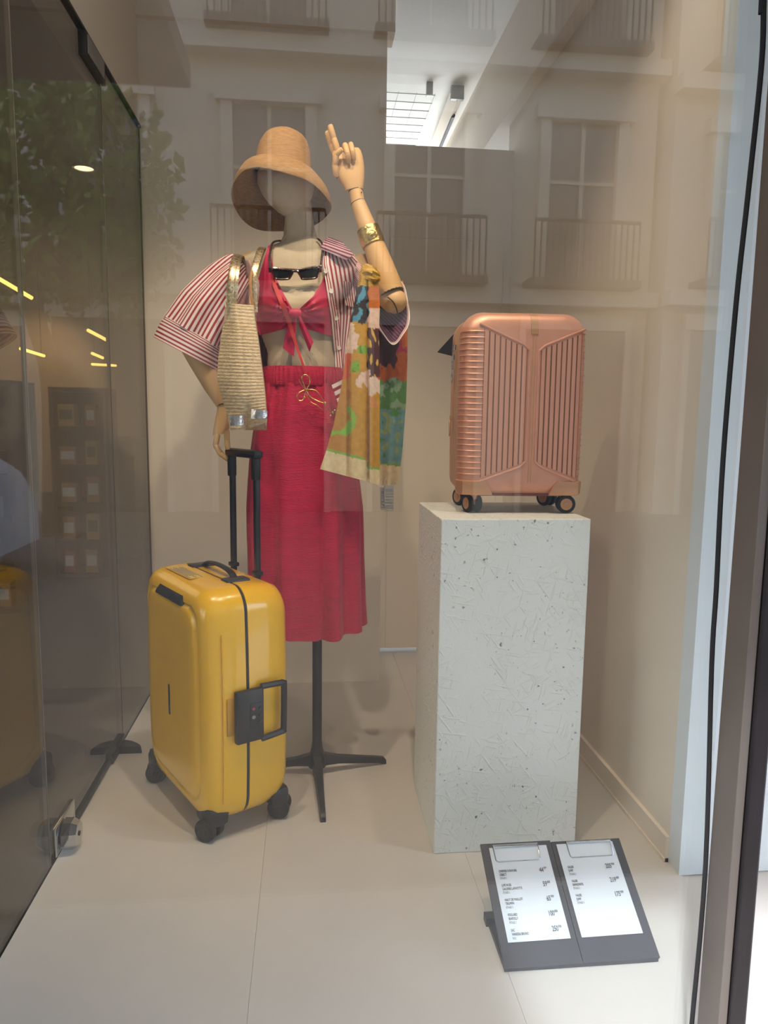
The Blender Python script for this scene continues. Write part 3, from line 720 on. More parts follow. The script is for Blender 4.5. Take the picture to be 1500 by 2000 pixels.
# ------------------------------------------------------------------ thin strap with gold cords
stp = empty('cord_strap', tuple(P(620, 815, MY-.17)), 0, 'thin coral strap across the bikini ending in knotted gold cords', 'strap')
mk('strap', patch([(528, 545), (541, 580), (558, 622), (578, 680), (597, 735)], [(535, 543), (549, 578), (566, 620), (583, 678), (601, 734)], 40, 3, near(.022, -.03), .0012, lambda u, v, px, py: -.012 if py < 640 else -.012-.016*min(1, (py-640)/60)), m_strapred, stp)
CY = MY-.150
def cord(pts, r=.0016): return tube(smoothpath([P(px, py, CY+dz) for px, py, dz in pts], 6), r, 6)
mk('gold_cord', join(cord([(597, 760, 0), (590, 742, -.004), (591, 734, -.006), (598, 732, -.006), (604, 738, -.006), (605, 748, -.004), (599, 760, 0)]),
    cord([(598, 761, 0), (585, 766, -.006), (580, 774, -.006), (584, 782, -.006), (591, 781, -.006), (594, 773, -.004), (598, 761, 0)]),
    cord([(599, 761, 0), (612, 761, -.003), (622, 768, -.004), (631, 782, -.004), (638, 795, -.002), (646, 806, 0)]),
    cord([(599, 763, 0), (606, 775, -.003), (620, 783, -.004), (632, 788, -.004), (642, 800, -.002), (648, 810, 0)]),
    cord([(598, 762, 0), (588, 750, -.004), (583, 740, -.006)], .001), cord([(598, 768, 0), (606, 784, -.003), (620, 792, -.004), (632, 802, -.002)], .001)), m_gold, stp)
for px, py, s in ((598, 761, 1.), (594, 776, .8), (635, 787, .7), (650, 806, 1.), (654, 802, .8), (646, 812, .7)): mk('knot', shift(([v*.13*s for v in sph[0]], sph[1]), P(px, py, CY-.003)), m_gold, stp)

# ------------------------------------------------------------------ tote bag
tb = empty('raffia_tote_bag', tuple(P(487, 848, MY-.17)), 0, 'crocheted raffia tote bag with gold sequin handles on the mannequin shoulder', 'bag')
TY = MY-.175
TBL = [(590, 440), (620, 438), (660, 431), (700, 426), (740, 424), (770, 431), (800, 440), (825, 446), (846, 452)]
TBM = [(590, 462), (620, 466), (660, 472), (700, 475), (740, 478), (770, 480), (800, 483), (825, 482), (850, 478)]
TBR = [(597, 497), (620, 499), (660, 506), (700, 511), (740, 516), (770, 519), (800, 521), (820, 522), (832, 521)]
R = []; nv = 190
for j in range(nv+1):
    py = 592+(840-592)*j/nv; t = j/nv
    xl, = interp(TBL, py); xm, = interp(TBM, py); xr, = interp(TBR, py); rowr = .0010*math.sin(2*PI*t*38+1.5*noise.noise(V((t*9, 0, 0))))
    D = .045*(.35+.65*math.sin(PI*min(1, .15+t*.8))); notch = .05*max(0, (t-.72)/.28)**1.3
    top = (3 if j == 0 else 0); pts = []
    nL = 16
    for i in range(nL):   # left side to ridge
        u = i/nL; px = xl+(xm-xl)*u; pts.append(P(px, py+.08*(px-xl)*(1-t), TY+.03-(.03+D*.55)*math.sin(u*PI*.55)+notch*u*u-rowr))
    for i in range(nL):   # ridge to right side
        u = i/nL; px = xm+(xr-xm)*u; pts.append(P(px, py+.08*(px-xl)*(1-t)-16*t**5*u, TY-.002-(D*.5)*math.sin(PI*(.38+.62*u))+notch*(1-u)**2-rowr))
    for i in range(10):   # back
        u = i/10; px = xr+(xl-xr)*u; pts.append(P(px, py+.08*(px-xl)*(1-t), TY+.012+.03*math.sin(PI*u)+.018*u))
    R.append(pts)
mk('bag_body', loft(R), m_tote, tb, ang=70)
def ribbon(pts, wd, r=.0022, n=8):
    path = smoothpath([P(*p) for p in pts], 6); return tube(path, wd, n, flat=.22)
mk('handle', ribbon([(447, 600, TY-.004), (449, 575, TY-.004), (452, 545, TY), (456, 520, TY+.02), (461, 502, TY+.06), (466, 498, TY+.10), (468, 505, TY+.15)], .0115), m_sequin, tb)
mk('handle', ribbon([(456, 600, TY+.0), (459, 575, TY+.0), (461, 545, TY+.004), (464, 520, TY+.024), (468, 503, TY+.064), (472, 500, TY+.10), (474, 507, TY+.15)], .008), m_sequin, tb)
mk('handle', ribbon([(497, 610, TY+.02), (495, 580, TY+.02), (494, 550, TY+.02), (497, 525, TY+.03), (503, 505, TY+.055), (509, 488, TY+.085), (514, 484, TY+.12)], .0105), m_sequin, tb)
mk('strap_edge', ribbon([(496, 612, TY+.006), (491, 580, TY+.006), (489, 550, TY+.008), (492, 528, TY+.02)], .004), m_tan, tb)
mk('corner_band', patch([(448, 812), (450, 832)], [(479, 812), (479, 830)], 6, 10, lambda x, z: TY-.036, .0015, lambda u, v, px, py: -.010*math.sin(u*PI*.6)+.022*u*u), m_silver, tb)
mk('corner_band', patch([(491, 799), (490, 818)], [(522, 802), (522, 818)], 6, 10, lambda x, z: TY-.030, .0015, lambda u, v, px, py: .018*(1-u)**2+.02*u*u), m_silver, tb)

# ------------------------------------------------------------------ printed scarf
SY = MY-.185
def scarf_col(px, py, back):
    n_ = noise.noise(V((px*.06, py*.06, 3 if back else 0))); n2 = noise.noise(V((px*.14, py*.05, 9)))
    px, py = px+9*noise.noise(V((px*.05, py*.05, 21)))+3*noise.noise(V((px*.2, py*.2, 4))), py+9*noise.noise(V((px*.05, py*.05, 31)))*(0 if py > 860 else 1)
    Y_, CR = (196, 146, 44), (226, 204, 160)
    if back:
        hem = 905+.10*(px-760)
        if py > hem+4: return CR
        if py > hem: return (120, 160, 70)
        if py < 742+8*n_:
            if px > 776: return (206, 110, 60) if (py > 690 or n_ > .15) else ((190, 70, 95) if py > 640 else (120, 160, 110))
            if py > 712+10*n2 and px > 742: return (186, 92, 34)
            return (64, 30, 38)
        g = .5+.5*n_+.3*n2
        if py < 800: return (88, 140, 78) if g > .42 else (140, 172, 140)
        if g > .72: return (86, 142, 74)
        return (112, 156, 158) if g > .38 else (150, 170, 120)
    hem = interp([(630, 874), (680, 886), (712, 896), (718, 910), (742, 914)], px)[0]
    if py > hem+5: return CR
    if py > hem: return (130, 178, 66)
    if py < 560: return (196, 152, 52) if n2 > -.1 else (150, 112, 40)
    if px > 719:
        if py < 602: return (196, 106, 34)
        if py < 640: return (226, 190, 170)
        if py < 735: return (78, 32, 34) if n2 < .22 else (210, 170, 60)
        if math.hypot(px-728, (py-755)*.7) < 15: return (228, 204, 186)
        if math.hypot(px-730, (py-785)*.7) < 9: return (210, 140, 80)
        return Y_ if py > 742 else (200, 84, 50)
    if py < 632 and py < 632-(700-px)*.0:
        a = ((px+py*.18)/20) % 1-.5; b = (py/46+(.5 if int((px+py*.18)/20) % 2 else 0)) % 1-.5
        return (76, 148, 180) if abs(a)+abs(b) < .43 else (34, 32, 44)
    ledge = interp([(632, 690), (700, 684), (760, 680), (900, 680)], py)[0]
    if px < ledge:
        if py < 690: return (226, 200, 178)
        if py < 738: return (206, 96, 44)
        if abs(math.hypot(px-655, py-815)-33) < 6 and py > 800: return (132, 186, 60)
        return (186, 130, 44)
    if math.hypot(px-690, py-668) < 14 or math.hypot((px-712), (py-733)) < 13 or math.hypot(px-704, py-745) < 9: return (226, 196, 182)
    if math.hypot((px-709)*.8, py-685) < 11 or math.hypot(px-694, (py-714)*.8) < 10: return (122, 170, 52) if n2 > -.25 else (84, 126, 38)
    if abs(math.hypot(px-652, py-820)-36) < 5: return (136, 190, 66)
    return Y_
def scarf_sheet(L, R, nv, nu, dep, back):
    g = []; cols = []
    for j in range(nv+1):
        a, b = poly(L, j/nv), poly(R, j/nv); row = []
        for i in range(nu+1):
            u = i/nu; px, py = a[0]+(b[0]-a[0])*u, a[1]+(b[1]-a[1])*u
            row.append(P(px, py, dep(u, j/nv, px, py))); f_ = 1+.16*noise.noise(V((px*.11, py*.11, 2)))+.10*noise.noise(V((px*.3, py*.3, 8))); cols.append(tuple(c*f_ for c in lin(scarf_col(px, py, back))))
        g.append(row)
    return sheet(g, .002), cols+cols
fd = lambda u, v, px, py: SY-.012*math.cos((px-705)/34*PI)*(.35+.65*v)+.03*math.exp(-((px-719)/2.5)**2)*v+.02*math.exp(-((px-681)/3)**2)*min(1, 1.6*v)-(.004 if px > 719 else 0)
s1, c1 = scarf_sheet([(703, 534), (694, 580), (685, 622), (676, 690), (666, 760), (652, 830), (640, 872), (625, 916)], [(738, 530), (742, 600), (740, 650), (742, 740), (741, 830), (742, 900), (741, 947)], 170, 70, fd, False)
bd = lambda u, v, px, py: MY-.035+.012*math.sin(u*7+1)*(.5+.5*v)
s2, c2 = scarf_sheet([(735, 560), (738, 650), (738, 800), (739, 948)], [(788, 548), (796, 620), (796, 700), (793, 790), (786, 880), (778, 946)], 140, 40, bd, True)
sc_ = empty('silk_scarf', tuple(P(710, 945, SY)), 0, 'yellow and green floral printed scarf draped over the raised arm', 'scarf')
m_print = painted('scarf_print')
mk('front_fold', s1, m_print, sc_, cols=c1, ang=70)
mk('rear_fold', s2, m_print, sc_, cols=c2, ang=70)
kn = ([], []); R = []
for j, (px, py, r) in enumerate(((702, 538, 6), (708, 533, 12), (716, 534, 15), (726, 537, 16), (736, 540, 13), (742, 542, 6))):
    c = P(px, py, SY+.012); h = r/600; R.append([c+V((0, math.cos(2*PI*q/24)*h*.9, math.sin(2*PI*q/24)*h))*(1+.18*math.sin(q*2.1+j)) for q in range(24)])
q = loft(R); mk('gathered_top', q, m_print, sc_, cols=[lin((204, 160, 56) if (i*7) % 5 else (150, 110, 36)) for i in range(len(q[0]))])

# swing tickets under the scarf
tk_y = SY+.03
for nm, (x0, y0, x1, y1), dy, lab in (('price_tag', (750, 948, 769, 998), 0, 'long grey paper swing ticket below the scarf, front one'), ('price_tag', (742, 952, 753, 994), .006, 'narrow grey swing ticket half hidden behind another under the scarf')):
    t_ = mk(nm, plate([(x0, y0), (x1, y0), (x1, y1), (x0+1, y1)], tk_y+dy, .0008), M('ticket_card', (158, 152, 146), .7), smooth=False)
    tag(t_, lab, 'tag', 'tickets under the scarf')
    bars = [plate([(x0+2, yy), (x1-2, yy), (x1-2, yy+h), (x0+2, yy+h)], tk_y+dy-.0006, .0004) for yy, h in ((y0+7, 5), (y0+16, 1.2), (y0+21, 1), (y0+27, 1), (y0+33, 1.2), (y0+39, 1), (y0+43, 1))]
    mk('printed_line', join(*bars), m_inkg, t_, smooth=False)
    mk('string', tube(smoothpath([P(x0+5, y0+2, tk_y+dy), P(x0+1, y0-8, tk_y+dy-.004), P(x0+4, y0-14, tk_y+dy)]), .0006, 5), m_paper, t_)

# ------------------------------------------------------------------ suitcases
def rring(hy, z0, z1, r, n=10, bulge=0., rb=None):
    """rounded rectangle in (y, z); listed from the lower right corner round"""
    rb = r if rb is None else rb; out = []
    for cy, cz, a0, q in ((hy-rb, z0+rb, -90, rb), (hy-r, z1-r, 0, r), (-(hy-r), z1-r, 90, r), (-(hy-rb), z0+rb, 180, rb)):
        for k in range(n+1):
            a = math.radians(a0+90*k/n); out.append((cy+q*math.cos(a), cz+q*math.sin(a)))
    fin = []
    for i, (y, z) in enumerate(out):   # extra points along the straight runs
        y2, z2 = out[(i+1) % len(out)]; fin.append((y, z))
        d = math.hypot(y2-y, z2-z)
        if d > .05:
            for q in range(1, 8): fin.append((y+(y2-y)*q/8, z+(z2-z)*q/8))
    zc, hz = (z0+z1)/2, (z1-z0)/2
    return [(y*(1-bulge*((z-zc)/hz)**2), z) for y, z in fin]
YC = (-.303, 2.247, 0)
yc = empty('yellow_suitcase', YC, math.radians(30.5), 'glossy yellow hard-shell suitcase standing on the floor with its trolley handle raised', 'suitcase')
HYY, Z0, Z1 = .260, .042, .740
def yring(x, ins, n=10): return [V((x, y, z)) for y, z in rring(HYY-ins, Z0+ins*1.15, Z1-ins, max(.03, .068-ins*.25), n, .045, max(.03, .085-ins*.2))]
mk('front_shell', loft([yring(-.004, .004), yring(-.005, 0), yring(-.05, .001), yring(-.088, .006), yring(-.108, .015), yring(-.120, .029), yring(-.125, .044), yring(-.126, .050), yring(-.122, .054), yring(-.122, .057), yring(-.130, .063), yring(-.134, .074), yring(-.136, .10)]), m_yellow, yc, True, ang=50)
mk('rear_shell', loft([yring(.004, .004), yring(.005, 0), yring(.06, .001), yring(.10, .006), yring(.126, .017), yring(.142, .033), yring(.149, .052), yring(.150, .08)]), m_yellow, yc, True, ang=50)
mk('seam_gasket', loft([yring(-.0045, .0025), yring(.0045, .0025)]), m_rubber, yc, True)
# relief line on the narrow side and grip strip
for s in (-1, 1):
    mk('relief_rib', tube([V((-.075, s*(HYY-.0005)*(1-.045*((z-.40)/.34)**2), z)) for z in [.12+.05*i for i in range(11)]], .0022, 6), m_yellow, yc, True)
mk('top_grip', loft([[V((x, y, z)) for x, y, z in ((-.119-.004*t, y_, .708-.012*t), (-.131-.003*t, y_, .695-.012*t), (-.135, y_, .678-.0*t), (-.118, y_, .676))] for y_, t in ((-.105, 1), (-.095, 0), (.0, 0), (.095, 0), (.105, 1))]), m_black, yc, True)
mk('badge_slot', box((-.1366, .0, .365), (.004, .010, .095), .0018), m_black, yc, True)
# trolley handle
tr = mk('trolley_handle', join(box((.118, -.085, 1.075), (.024, .026, .09), .006), box((.118, .085, 1.075), (.024, .026, .09), .006), box((.118, 0, 1.108), (.034, .215, .026), .010)), m_black, yc, True)
for s in (-1, 1): mk('tube', join(box((.120, s*.085, .89), (.016, .020, .36), .003), box((.120, s*.085, .742), (.026, .034, .014), .004)), m_black, tr, True)
# carrying handle on top
th = mk('top_handle', tube(smoothpath([(0.03, -.115, .742), (.03, -.08, .758), (.03, 0, .764), (.03, .08, .758), (.03, .115, .742)]), .011, 10, flat=.5), m_black, yc, True)
for s in (-1, 1): mk('handle_mount', box((.026, s*.13, .7405), (.075, .05, .012), .005), M('graphite_plastic', (52, 54, 60), .4), th, True)
# label with small print on top
lb = mk('sticker', box((-.055, .06, .7392), (.052, .20, .0012), 0), M('clear_label', (222, 186, 70), .35), yc, True)
mk('small_print', join(*[box((-.076+.0065*i, .06+.09*((i*7) % 3-1)*.1, .7400), (.0028, .17-.05*((i*5) % 3)*.5, .0005)) for i in range(7)]), m_inkg, lb, True)
# side latch with combination lock
ly = -HYY-.004
lt = mk('side_latch', box((-.002, ly-.006, .375), (.086, .022, .155), .006), m_black, yc, True)
hq = [(0.035, .455), (.100, .452), (.108, .445), (.106, .312), (.100, .304), (.035, .298)]
mk('latch_handle', tube(smoothpath([V((x, ly-.010, z)) for x, z in hq], 4), .0095, 8), m_black, lt, True)
mk('lock_plate', box((.012, ly-.0175, .375), (.034, .003, .075), .001), m_iron, lt, True)
for z in (.395, .375, .355): mk('dial', lathe([(.0045, 0), (.0045, .004), (.0, .0045)], 10, axis_mat((.026, ly-.018, z), (0, -1, 0))), m_iron, lt, True)
mk('keyhole', lathe([(.0055, 0), (.0055, .0015), (.0035, .0018), (.0035, .0005), (0, .0005)], 12, axis_mat((.006, ly-.0185, .372), (0, -1, 0))), m_steel, lt, True)
mk('red_mark', lathe([(.005, 0), (.005, .0012), (0, .0012)], 4, axis_mat((.006, ly-.0185, .397), (0, -1, 0))), M('lock_red', (190, 60, 70), .4), lt, True)
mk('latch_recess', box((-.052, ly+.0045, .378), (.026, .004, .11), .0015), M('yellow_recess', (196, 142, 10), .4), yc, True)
# wheels: black corner housing, fork, two discs
def twin_wheel(root, x, y, r, wd, gap, az, mt, mh, name='wheel', hub=None, zt=.075, local=True, house=None):
    R_ = Matrix.Translation((x, y, 0)) @ Matrix.Rotation(az, 4, 'Z')
    w_ = mk(name, xf(join(box((0, 0, r+.012), (gap*.9, .020, .035), .004), lathe([(.016, zt-.022), (.018, zt)], 12)), R_), mh, root, local)
    for s in (-1, 1):
        A = R_ @ axis_mat((s*gap/2, 0, r), (s, 0, 0))
        mk('tyre', lathe([(r*.72, -.001), (r*.93, 0), (r, .004), (r, wd-.004), (r*.93, wd), (r*.74, wd+.0005)], 24, A), mt, w_, local)
        mk('disc', lathe([(r*.75, wd-.004), (r*.73, wd), (r*.45, wd+.0015), (r*.3, wd+.001), (r*.28, wd+.0025), (0, wd+.0025)], 24, A), hub or mh, w_, local)
    return w_
for x, y, a in ((-.098, -.200, .5), (.128, -.205, .9), (-.105, .228, 1.1), (.128, .225, .2)):
    twin_wheel(yc, x, y, .0335, .021, .016, a, m_rubber, m_black, zt=.085)
    sx, sy = math.copysign(1, x), math.copysign(1, y)
    mk('corner_housing', loft([[V((x+sx*dx, y+sy*dy, z)) for dx, dy in ((-.045+i_, -.05+i_), (.020-i_*.3, -.05+i_), (.020-i_*.3, .022), (.010, .036-i_*.3), (-.045+i_, .036-i_*.3))] for z, i_ in ((.045, .014), (.052, .004), (.085, .0), (.100, .02))]), m_black, yc, True)

# rose suitcase on the podium
PZT = .957
rc = empty('rose_gold_suitcase', (.604, 2.106, PZT), math.radians(-3), 'small rose gold ribbed cabin suitcase on top of the white podium', 'suitcase')
HX, RZ0, RZ1 = .178, .052, .562
def pring(y, ins, n=10): return [V((x, y, z)) for x, z in rring(HX-ins, RZ0+ins*.9, RZ1-ins, max(.02, .062-ins*.3), n, .018, max(.02, .04-ins*.3))]
mk('front_shell', loft([pring(-.036, .004), pring(-.037, .001), pring(-.06, 0), pring(-.082, .004), pring(-.098, .013), pring(-.107, .027), pring(-.110, .045), pring(-.111, .09)]), m_rose, rc, True, ang=50)
mk('rear_shell', loft([pring(.054, .004), pring(.055, .001), pring(.09, 0), pring(.115, .004), pring(.130, .013), pring(.140, .027), pring(.143, .05)]), m_rose, rc, True, ang=50)
mk('zip_gusset', loft([pring(-.034, .007), pring(.052, .007)]), m_greytape, rc, True)
for y0, y1 in ((-.0365, -.030), (-.018, -.012), (.008, .014), (.044, .0545)):
    mk('piping', loft([pring(y0, .007), pring(y0+.001, .001), pring(y1-.001, .001), pring(y1, .007)]), m_rosed, rc, True)
FY = -.1105
def fy_at(x, z):   # front face falls back near its rim
    d = min(HX-abs(x), z-RZ0, RZ1-z)
    return interp([(.004, -.082), (.013, -.098), (.027, -.107), (.045, -.110), (.09, -.111)], d)[0]
# vertical ribs between grooves, left and right fields with slanted ends
def vrib(xa, xb, ztop, zbot):
    rows = []
    for x, ins in ((xa, .0), (xa+.0015, .0026), (xb-.0015, .0026), (xb, .0)):
        zt_, zb_ = ztop(x), zbot(x); rows.append([V((x, fy_at(x, zb_+(zt_-zb_)*k/12)-ins+.0004, zb_+(zt_-zb_)*k/12)) for k in range(13)])
    return sheet(rows, .0001) if False else rows
def ribmesh(rows):
    n = len(rows[0]); vs_ = [p for r in rows for p in r]; fs = []
    for j in range(len(rows)-1):
        for i in range(n-1): a = j*n+i; fs.append((a, a+1, a+1+n, a+n))
    fs.append(tuple(j*n for j in range(len(rows)))); fs.append(tuple(j*n+n-1 for j in reversed(range(len(rows)))))
    return vs_, fs
CXG = .022
for s, x0, x1, za0, za1, zb0, zb1 in ((-1, -.118, .004, .520, .468, .094, .138), (1, .042, .158, .466, .512, .138, .094)):
    n_ = 8; wst = (x1-x0)/n_
    zt_ = lambda x, a=x0, b=x1, p=za0, q=za1: p+(q-p)*(x-a)/(b-a)-.008
    zb_ = lambda x, a=x0, b=x1, p=zb0, q=zb1: p+(q-p)*(x-a)/(b-a)+.008
    for i in range(n_):
        mk('rib', ribmesh(vrib(x0+wst*i+.0011, x0+wst*(i+1)-.0011, zt_, zb_)), m_rose, rc, True, ang=30)
    mk('field', ribmesh([[V((x, fy_at(x, z)-.0007, z)) for z in [zb_(x)+(zt_(x)-zb_(x))*k/12 for k in range(13)]] for x in [x0+(x1-x0)*q/10 for q in range(11)]]), m_rose_shade, rc, True)  # dark plate behind the ribs paints the shade of the grooves
    # raised moulding round the field
    inner_x = x1 if s < 0 else x0; outer_x = x0-.012 if s < 0 else x1+.012
    pts = [(outer_x, (za0 if s < 0 else za1)+.006), (inner_x-s*-.0-(.012*-s), (za1 if s < 0 else za0)+.004), (inner_x+(.006*-s), (za1 if s < 0 else za0)-.012), (inner_x+(.006*-s), (zb1 if s < 0 else zb0)+.012), (inner_x-(.012*-s), (zb1 if s < 0 else zb0)-.004), (outer_x+.03*-s*-1*-1*0, (zb0 if s < 0 else zb1)-.006)]
    sp = []
    for a, b in zip(pts, pts[1:]):
        for k in range(6): sp.append((a[0]+(b[0]-a[0])*k/6, a[1]+(b[1]-a[1])*k/6))
    sp.append(pts[-1])
    mk('moulding', tube([V((x, fy_at(x, z)-.0006, z)) for x, z in sp], .0032, 8), m_rose, rc, True)
# centre groove and badge
mk('centre_groove', join(*[tube([V((CXG+d, fy_at(CXG, z)-.0002, z)) for z in [.072+.0215*k for k in range(21)]], .0016, 6) for d in (-.0035, .0035)]), m_rosed, rc, True)
bd_ = loft([[V((CXG-.010, fy_at(CXG, z)-e, z)), V((CXG+.010, fy_at(CXG, z)-e, z)), V((CXG+.010, fy_at(CXG, z)+.004, z)), V((CXG-.010, fy_at(CXG, z)+.004, z))] for z, e in [(.500+.0062*k, .0022) for k in range(10)]])
mk('badge', bd_, m_rosed, rc, True)
# wrap-round ribs on both edges
def edge_rib(s, z):
    zc, hz = (RZ0+RZ1)/2, (RZ1-RZ0)/2; bl = 1-.018*((z-zc)/hz)**2; p = []
    prof_ = [(HX+.0003, -.058), (HX-.001, -.070), (HX-.0035, -.082), (HX-.0075, -.091), (HX-.0125, -.0985), (HX-.019, -.1035), (HX-.0265, -.1073), (HX-.036, -.1095), (HX-.045, -.1105), (HX-.054, -.1108), (HX-.062, -.1112)]
    return tube([V((s*x*bl, y, z)) for x, y in (prof_ if s < 0 else prof_[:6])], [.0005]+[.0019]*(9 if s < 0 else 4)+[.0005], 6)
for s in (-1, 1):
    for i in range(25): mk('edge_rib', edge_rib(s, .112+.0164*i), m_rose, rc, True)
    mk('corner_guard', loft([[V((s*x, y, z)) for x, y in ((HX+.002-c, -.050), (HX+.001-c, -.085), (HX-.012, -.106+c), (HX-.04, -.1135+c), (HX-.085+k_, -.114+c), (HX-.085+k_, -.10), (HX-.03, -.05))] for z, c, k_ in ((.053, .006, -.012), (.058, .002, -.010), (.080, .0, .0), (.092, .0, .012), (.0945, .004, .018))]), m_rosed, rc, True)
mk('underside', box((0, 0, .0545), (.26, .17, .012), .004), M('rose_underside', (120, 62, 52), .5), rc, True)
for x, y, a in ((-.132, -.073, .35), (.140, -.073, 1.45), (-.132, .105, .5), (.135, .105, .6)):
    twin_wheel(rc, x, y, .0265, .0125, .015, a, m_rubber, m_rosed, zt=.060, hub=m_rosed)
# zip pulls and padlock loop on the left side
xs = -HX-.002
for y, z in ((-.003, .47), (.020, .445)):
    zp = mk('zip_pull', join(box((xs-.003, y, z), (.008, .010, .016), .002), box((xs-.006, y+.002, z-.035), (.003, .007, .05), .001), box((xs-.006, y+.003, z-.068), (.004, .011, .012), .001)), m_chrome, rc, True)
mk('zip_pull', join(box((xs-.003, .036, .27), (.008, .010, .014), .002), tube(smoothpath([(xs-.006, .036, .262), (xs-.007, .043, .25), (xs-.007, .043, .225), (xs-.007, .036, .216), (xs-.007, .029, .225), (xs-.007, .029, .25), (xs-.006, .036, .262)]), .002, 6)), m_rosed, rc, True)
nt_ = mk('luggage_tag', plate([(890, 648), (854, 688), (890, 697)], 2.215, .003), m_black, smooth=False)
tag(nt_, 'black triangular card sticking out behind the rose gold suitcase', 'card')

# ------------------------------------------------------------------ podium
pd_ = mk('podium', bx(.353, .766, 1.892, 2.286, 0, PZT, .003), m_strand, smooth=False)
tag(pd_, 'tall white painted strand-board podium carrying the rose gold suitcase', 'podium')

# ------------------------------------------------------------------ price stand
A, B = PZ(985, 1893, .012), PZ(1290, 1870, .012)
TL_, TR_ = P(950, 1648, 1.675), P(1215, 1634, 1.675)
ex = (B-A).normalized(); wid = .372
O = A.copy(); ev = ((TL_+TR_)/2-(A+B)/2); LEN = ev.length; ev.normalize(); ev = (ev-ex*ev.dot(ex)).normalized(); en = ex.cross(ev).normalized()
if en.z < 0: en = -en
def B4(u, v, n_=0): return O+ex*u+ev*v+en*n_
def bplate(u0, u1, v0, v1, n0, n1):
    vs_ = [B4(u, v, n_) for n_ in (n0, n1) for u, v in ((u0, v0), (u1, v0), (u1, v1), (u0, v1))]
    return vs_, [(3, 2, 1, 0), (4, 5, 6, 7), (0, 1, 5, 4), (1, 2, 6, 5), (2, 3, 7, 6), (3, 0, 4, 7)]
wid = (B-A).length; hw = wid/2
ps = empty('price_stand', (O.x+wid/2, O.y+.08, 0), 0, 'folding slate-grey double clipboard stand on the floor before the podium', 'price stand')
mk('base_plate', join(bx(O.x+.002, O.x+wid-.004, O.y+.004, O.y+.175, .001, .013, .001), bx(O.x-.004, O.x+.03, O.y+.150, O.y+.178, .001, .022, .001)), m_board, ps, smooth=False)
for i in range(2):
    u0 = i*hw+.0008; u1 = (i+1)*hw-.0008
    mk('board', bplate(u0, u1, 0, LEN-.004*i, -.007, 0), m_board, ps, smooth=False)
    cu = (u0+u1)/2+(.004 if i else -.004); v1 = LEN-.010; hwc = .058
    wire = [B4(cu-hwc, v1, .004), B4(cu+hwc, v1, .004)]
    mk('clip', join(tube(wire, .0042, 10), tube([B4(cu-hwc, v1-.002, .006), B4(cu-hwc+.002, v1-.034, .003), B4(cu-hwc+.006, v1-.038, .003), B4(cu+hwc-.006, v1-.038, .003), B4(cu+hwc-.002, v1-.034, .003), B4(cu+hwc, v1-.002, .006)], .0014, 8)), m_chrome, ps)
# the two sheets
def sheet_frame(u, v, n_): 
    m = Matrix((ex, ev, en)).transposed().to_4x4(); m.translation = B4(u, v, n_); return m
for i, (rows, lab, name) in enumerate((([('CHEMISE \u00c0 RAYURE', 'OBJECT', '\u00c9TAGE 2', '44', '\u20ac99'), ('JUPE ROSE', 'GALERIES LAFAYETTE', '\u00c9TAGE 2', '59', '\u20ac00'), ('HAUT DE MAILLOT', 'TRIUMPH', '\u00c9TAGE 2', '65', '\u20ac00'), ('FOULARD', 'SEAFOLLY', '\u00c9TAGE 2', '100', '\u20ac00'), ('SAC', 'VANESSA BRUNO', 'RDC', '250', '\u20ac00')], 'white price sheet with five printed prices under the first clip', 'price_sheet'),
        ([('VALISE', 'JUMP', '\u00c9TAGE 3', '205', '\u20ac00'), ('VALISE', 'SAMSONITE', '\u00c9TAGE 3', '219', '\u20ac00'), ('VALISE', 'JUMP', '\u00c9TAGE 3', '175', '\u20ac00')], 'white price sheet with only three printed prices under the second clip', 'price_sheet'))):
    u0 = i*hw+(.020 if i == 0 else .012); pw = .148; v0 = .052; v1 = LEN-.012; nz = 5; g = []
    for j in range(9):
        g.append([B4(u0+pw*k/6, v0+(v1-v0)*j/8, .0016+.0022*math.sin(PI*k/6)*math.sin(PI*j/8)**2) for k in range(7)])
    p_ = mk(name, sheet(g, .0004), m_paper); tag(p_, lab, 'price sheet')
    tx = []; pr = []; gr = []
    for r, (a, b, c_, pz, sup) in enumerate(rows):
        vv = v1-.062-.0335*r; nn = .0046
        tx.append(text(a, .0082, m_ink, 't', None, sheet_frame(u0+.012, vv, nn), .62)); tx.append(text(b, .0082, m_ink, 't', None, sheet_frame(u0+.012, vv-.0085, nn), .62))
        gr.append(text(c_, .0070, m_inkg, 't', None, sheet_frame(u0+.012, vv-.0165, nn), .62))
        pr.append(text(pz, .0165, m_ink, 't', None, sheet_frame(u0+pw-.024, vv-.005, nn), .62, 'RIGHT')); pr.append(text(sup, .0075, m_ink, 't', None, sheet_frame(u0+pw-.023, vv+.002, nn), .6))
    mk('item_text', join(*tx), m_ink, p_, smooth=False); mk('floor_text', join(*gr), m_inkg, p_, smooth=False); mk('price_text', join(*pr), m_ink, p_, smooth=False)

# ------------------------------------------------------------------ lamps over the display
for i, (p, t_, e) in enumerate(SPOTS):
    s = empty('ceiling_spotlight', p, 0, ['black ceiling spotlight over the tote bag side of the display', 'black ceiling spotlight over the middle of the display', 'black ceiling spotlight over the podium'][i], 'spotlight')
    d = (V(t_)-V(p)).normalized()
    mk('lamp_housing', lathe([(.020, -.10), (.036, -.095), (.040, 0), (.037, .0), (.033, -.03), (0, -.03)], 18, axis_mat(V(p)+V((0, 0, -.03)), d)), m_black, s)
    mk('bracket', box(V(p)+V((0, 0, .04)), (.02, .02, .08)), m_black, s)
    light('spot_light', 'SPOT', V(p)+V((0, 0, -.03))+d*.012, e, WARM, target=t_, spot_size=math.radians(72), spot_blend=.7, shadow_soft_size=.03)

